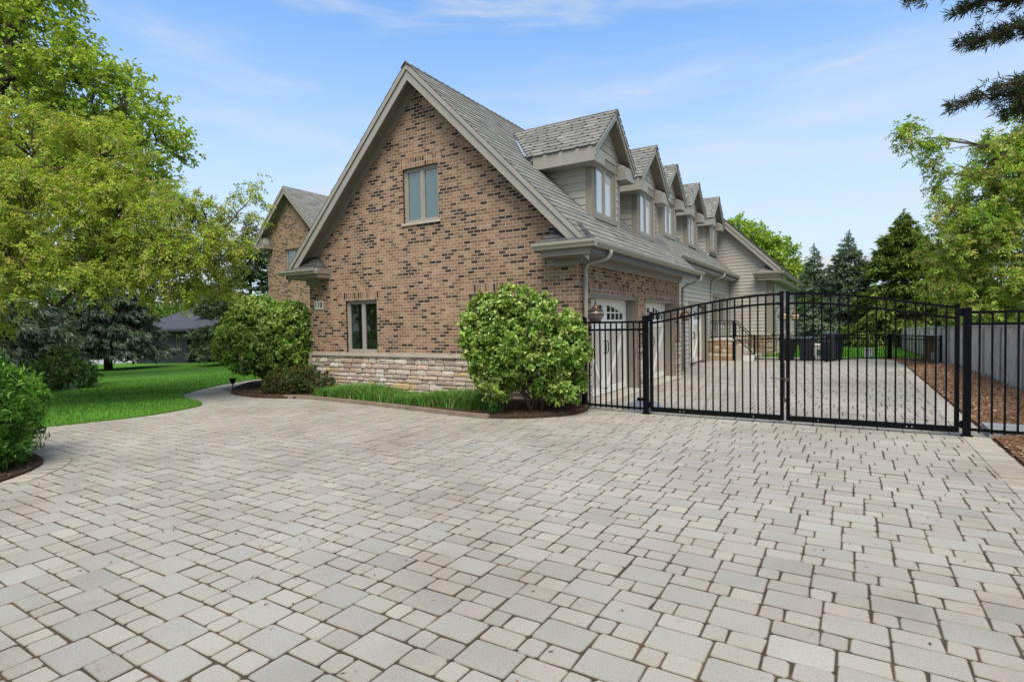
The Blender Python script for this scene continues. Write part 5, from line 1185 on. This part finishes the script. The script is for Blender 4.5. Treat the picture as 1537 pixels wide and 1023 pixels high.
# dark pine whose boughs reach in at the upper right, trunk outside the frame
def bough_pine():
    t=thing('pine_tree','dark pine reaching its boughs in over the right side of the gates','conifer',(9.2,3.4,.2)); b=np.array([9.2,3.4,.2]); wood=MB(); wood.tube([b,b+[0,.05,4],b+[-.05,0,9.5]],[.2,.15,.05],10); cl=Cloud()
    for (x,y,z,zo) in [(5.19,1.57,6.72,6.6),(5.85,1.95,6.56,6.6),(6.46,2.35,6.75,7.0),(5.80,2.25,5.08,5.4),(6.10,2.22,6.08,6.2),(6.19,2.13,5.22,5.6),(6.74,2.48,5.42,5.7),(6.0,2.43,6.2,6.2),(6.45,2.55,4.98,5.3),(7.3,3.3,6.3,6.4),(7.4,3.6,8.1,7.6),(7.2,2.4,5.9,6.1),(6.9,3.0,4.95,5.3),(6.2,1.7,7.3,7.2),(6.8,2.0,7.8,7.6)]:
        o=np.array([9.2,3.4,zo]); e=np.array([x,y,z]); P=bow(o,e,.05,10,.03); L=np.linalg.norm(e-o); wood.tube(P,np.linspace(.05,.008,10),6)
        ks=int(30*L); u=RNG.uniform(.38,1,ks)**.8; c=np.stack([np.interp(u*9,np.arange(10),P[:,i]) for i in range(3)],1); d=(e-o)/L; s=np.cross(d,[0,0,1]); off=RNG.uniform(-1,1,ks); wd=.5*(1.15-u)
        c=c+s*(off*wd)[:,None]+RNG.normal(0,.05,(ks,3)); c[:,2]-=np.abs(off)*wd*.25
        for i in range(ks):
            if abs(off[i])*wd[i]>.12 and i%2==0:
                k0=np.array([np.interp(u[i]*9-1,np.arange(10),P[:,q]) for q in range(3)]); wood.tube([k0,c[i]],[.009,.004],4,caps=False)
        kn=15; S=np.repeat(c,kn,0)+RNG.normal(0,.02,(ks*kn,3)); dd=unit(ks*kn)+d*.8+np.repeat(s[None]*off[:,None],kn,0)*.8
        cl.add(*leaves(S,dd,unit(ks*kn),RNG.uniform(.09,.17,ks*kn),np.full(ks*kn,.014),tints(ks*kn,[(.03,.045,.022),(.045,.06,.028),(.02,.03,.018),(.07,.06,.03)],.2),.1,.1))
    build('trunk',wood,M['bark'],t,smooth=True); cl.build('crown',M['needle'],t)
bough_pine()
# far woods closing the horizon
cl=Cloud(); rng=RNG
for (x0,y0,x1,y1,h,k) in ((-72,40,-40,36,8,4200),(-42,60,-20,64,7,2200),(-12,72,40,72,8,4600),(-74,-30,-72,42,10,9000)):
    u=rng.uniform(0,1,k); q=np.c_[x0+(x1-x0)*u+rng.normal(0,2.5,k),y0+(y1-y0)*u+rng.normal(0,2.5,k),np.zeros(k)]; w=q[:,0]+q[:,1]; hh=h*(.66+.22*np.sin(w*.45)+.12*np.sin(w*1.3+2)); q[:,2]=-1.6+rng.uniform(0,1,k)**.8*hh
    S=np.repeat(q,7,0)+rng.normal(0,.35,(k*7,3)); n=len(S); cl.add(*leaves(S,unit(n),unit(n)+[0,0,1],rng.uniform(.4,.8,n),rng.uniform(.25,.5,n),tints(n,[(.06,.12,.025),(.09,.16,.03),(.05,.09,.03),(.13,.2,.045)],.2)))
cl.build('far_woods',M['leaf'],label='distant green woods beyond the lawns',cat='woods',kind='stuff')
# the street side trees behind the viewpoint, mirrored in the windows
cl=Cloud(); k=5200; q=np.c_[rng.uniform(-34,34,k),-34+rng.normal(0,3,k),np.zeros(k)]; hh=7.5*(.6+.25*np.sin(q[:,0]*.4)+.15*np.sin(q[:,0]*1.3+1)); q[:,2]=rng.uniform(0,1,k)*hh-.2
S=np.repeat(q,6,0)+rng.normal(0,.4,(k*6,3)); n=len(S); cl.add(*leaves(S,unit(n),unit(n),rng.uniform(.5,.9,n),rng.uniform(.3,.55,n),tints(n,[(.04,.085,.02),(.06,.11,.025)],.2))); cl.build('street_woods',M['leaf'],label='green trees across the street, mirrored in the lower windows',cat='woods',kind='stuff')

# ------------------------------------------------------------------ sky, sun, camera
W=D.worlds.new('World'); SC.world=W; W.use_nodes=True; nt=W.node_tree; nt.nodes.clear()
SUN_EL=math.radians(61); SUN_AZ=math.radians(SUNAZ if 'SUNAZ' in globals() else 150)   # compass: 0 = +y, clockwise
N=nt.nodes.new; Lk=nt.links.new
sky=N('ShaderNodeTexSky'); sky.sky_type='NISHITA'; sky.sun_disc=False; sky.sun_elevation=SUN_EL; sky.sun_rotation=SUN_AZ; sky.air_density=1.0; sky.dust_density=.6; sky.ozone_density=1.4
tc=N('ShaderNodeTexCoord'); sep=N('ShaderNodeSeparateXYZ'); Lk(tc.outputs['Generated'],sep.inputs[0])
mp=N('ShaderNodeMapping'); mp.inputs['Scale'].default_value=(.9,1.6,6.0); mp.inputs['Rotation'].default_value=(.12,.05,.5); mp.inputs['Location'].default_value=(.3,.1,.2); Lk(tc.outputs['Generated'],mp.inputs['Vector'])
n1=N('ShaderNodeTexNoise'); n1.inputs['Scale'].default_value=2.6; n1.inputs['Detail'].default_value=7; n1.inputs['Roughness'].default_value=.52; n1.inputs['Distortion'].default_value=.35; Lk(mp.outputs[0],n1.inputs['Vector'])
cr=N('ShaderNodeValToRGB'); cr.color_ramp.elements[0].position=.46; cr.color_ramp.elements[1].position=.68; cr.color_ramp.elements[0].color=(0,0,0,1); cr.color_ramp.elements[1].color=(.68,.68,.68,1); Lk(n1.outputs['Fac'],cr.inputs['Fac'])
hz=N('ShaderNodeMapRange'); hz.inputs['From Min'].default_value=.0; hz.inputs['From Max'].default_value=.62; hz.inputs['To Min'].default_value=.9; hz.inputs['To Max'].default_value=.0; hz.interpolation_type='SMOOTHSTEP'; Lk(sep.outputs['Z'],hz.inputs['Value'])
mx=N('ShaderNodeMath'); mx.operation='MAXIMUM'; Lk(cr.outputs['Color'],mx.inputs[0]); Lk(hz.outputs[0],mx.inputs[1])
ad=N('ShaderNodeMath'); ad.operation='ADD'; ad.use_clamp=True; sc=N('ShaderNodeMath'); sc.operation='MULTIPLY'; sc.inputs[1].default_value=.35; Lk(cr.outputs['Color'],sc.inputs[0]); Lk(sc.outputs[0],ad.inputs[0]); Lk(hz.outputs[0],ad.inputs[1])
vd=N('ShaderNodeVectorMath'); vd.operation='DOT_PRODUCT'; vd.inputs[1].default_value=(-.523,.852,0); Lk(tc.outputs['Generated'],vd.inputs[0])
ov=N('ShaderNodeMapRange'); ov.inputs['From Min'].default_value=-.15; ov.inputs['From Max'].default_value=.5; ov.inputs['To Min'].default_value=.85; ov.inputs['To Max'].default_value=0; ov.interpolation_type='SMOOTHSTEP'; Lk(vd.outputs['Value'],ov.inputs['Value'])   # thin overcast added out of view, overhead and behind, for whiter fill light
m0=N('ShaderNodeMath'); m0.operation='MAXIMUM'; Lk(ov.outputs[0],m0.inputs[0]); Lk(ad.outputs[0],m0.inputs[1])
mm=N('ShaderNodeMath'); mm.operation='MAXIMUM'; Lk(m0.outputs[0],mm.inputs[0]); Lk(cr.outputs['Color'],mm.inputs[1])
mix=N('ShaderNodeMix'); mix.data_type='RGBA'; fi=[i for i in mix.inputs if i.name=='Factor' and i.type=='VALUE'][0]; tn=N('ShaderNodeMix'); tn.data_type='RGBA'; tn.blend_type='MULTIPLY'; [i for i in tn.inputs if i.name=='Factor' and i.type=='VALUE'][0].default_value=1; [i for i in tn.inputs if i.name=='B' and i.type=='RGBA'][0].default_value=(.55,.86,1.06,1); Lk(sky.outputs[0],[i for i in tn.inputs if i.name=='A' and i.type=='RGBA'][0])
ai=[i for i in mix.inputs if i.name=='A' and i.type=='RGBA'][0]; bi=[i for i in mix.inputs if i.name=='B' and i.type=='RGBA'][0]
Lk(mm.outputs[0],fi); Lk([o for o in tn.outputs if o.type=='RGBA'][0],ai); bi.default_value=CLOUD if 'CLOUD' in globals() else (2.65,2.83,3.04,1)
bg=N('ShaderNodeBackground'); bg.inputs['Strength'].default_value=SKYS if 'SKYS' in globals() else .14; Lk([o for o in mix.outputs if o.type=='RGBA'][0],bg.inputs['Color']); wo=N('ShaderNodeOutputWorld'); Lk(bg.outputs[0],wo.inputs[0])
sl=D.lights.new('sun','SUN'); sl.energy=2.6; sl.angle=math.radians(40); sl.color=(1,.92,.80); so=D.objects.new('sun',sl); COL.objects.link(so)
sd=Vector((math.sin(SUN_AZ)*math.cos(SUN_EL),math.cos(SUN_AZ)*math.cos(SUN_EL),math.sin(SUN_EL))); so.rotation_euler=sd.to_track_quat('Z','Y').to_euler(); so.location=(0,-10,20)
cam=D.cameras.new('camera'); cam.sensor_width=36; cam.lens=36*832.64/1537; cam.clip_end=3000; cam.clip_start=.05; co=D.objects.new('camera',cam); COL.objects.link(co)
yaw,pit,rol=-.5504119542371447,-.0297771307421226,-.017174076131750732
f=Vector((math.sin(yaw)*math.cos(pit),math.cos(yaw)*math.cos(pit),math.sin(pit))); r0=Vector((math.cos(yaw),-math.sin(yaw),0)); u0=r0.cross(f); r=r0*math.cos(rol)+u0*math.sin(rol); u=-r0*math.sin(rol)+u0*math.cos(rol)
mw=Matrix((( r.x,u.x,-f.x,4.434487847),(r.y,u.y,-f.y,-9.637071351),(r.z,u.z,-f.z,1.6),(0,0,0,1))); co.matrix_world=mw; SC.camera=co
vs=SC.view_settings; vs.view_transform='Standard'; vs.look='None'; vs.exposure=EXPO if 'EXPO' in globals() else 1.0; vs.gamma=1; vs.use_curve_mapping=False
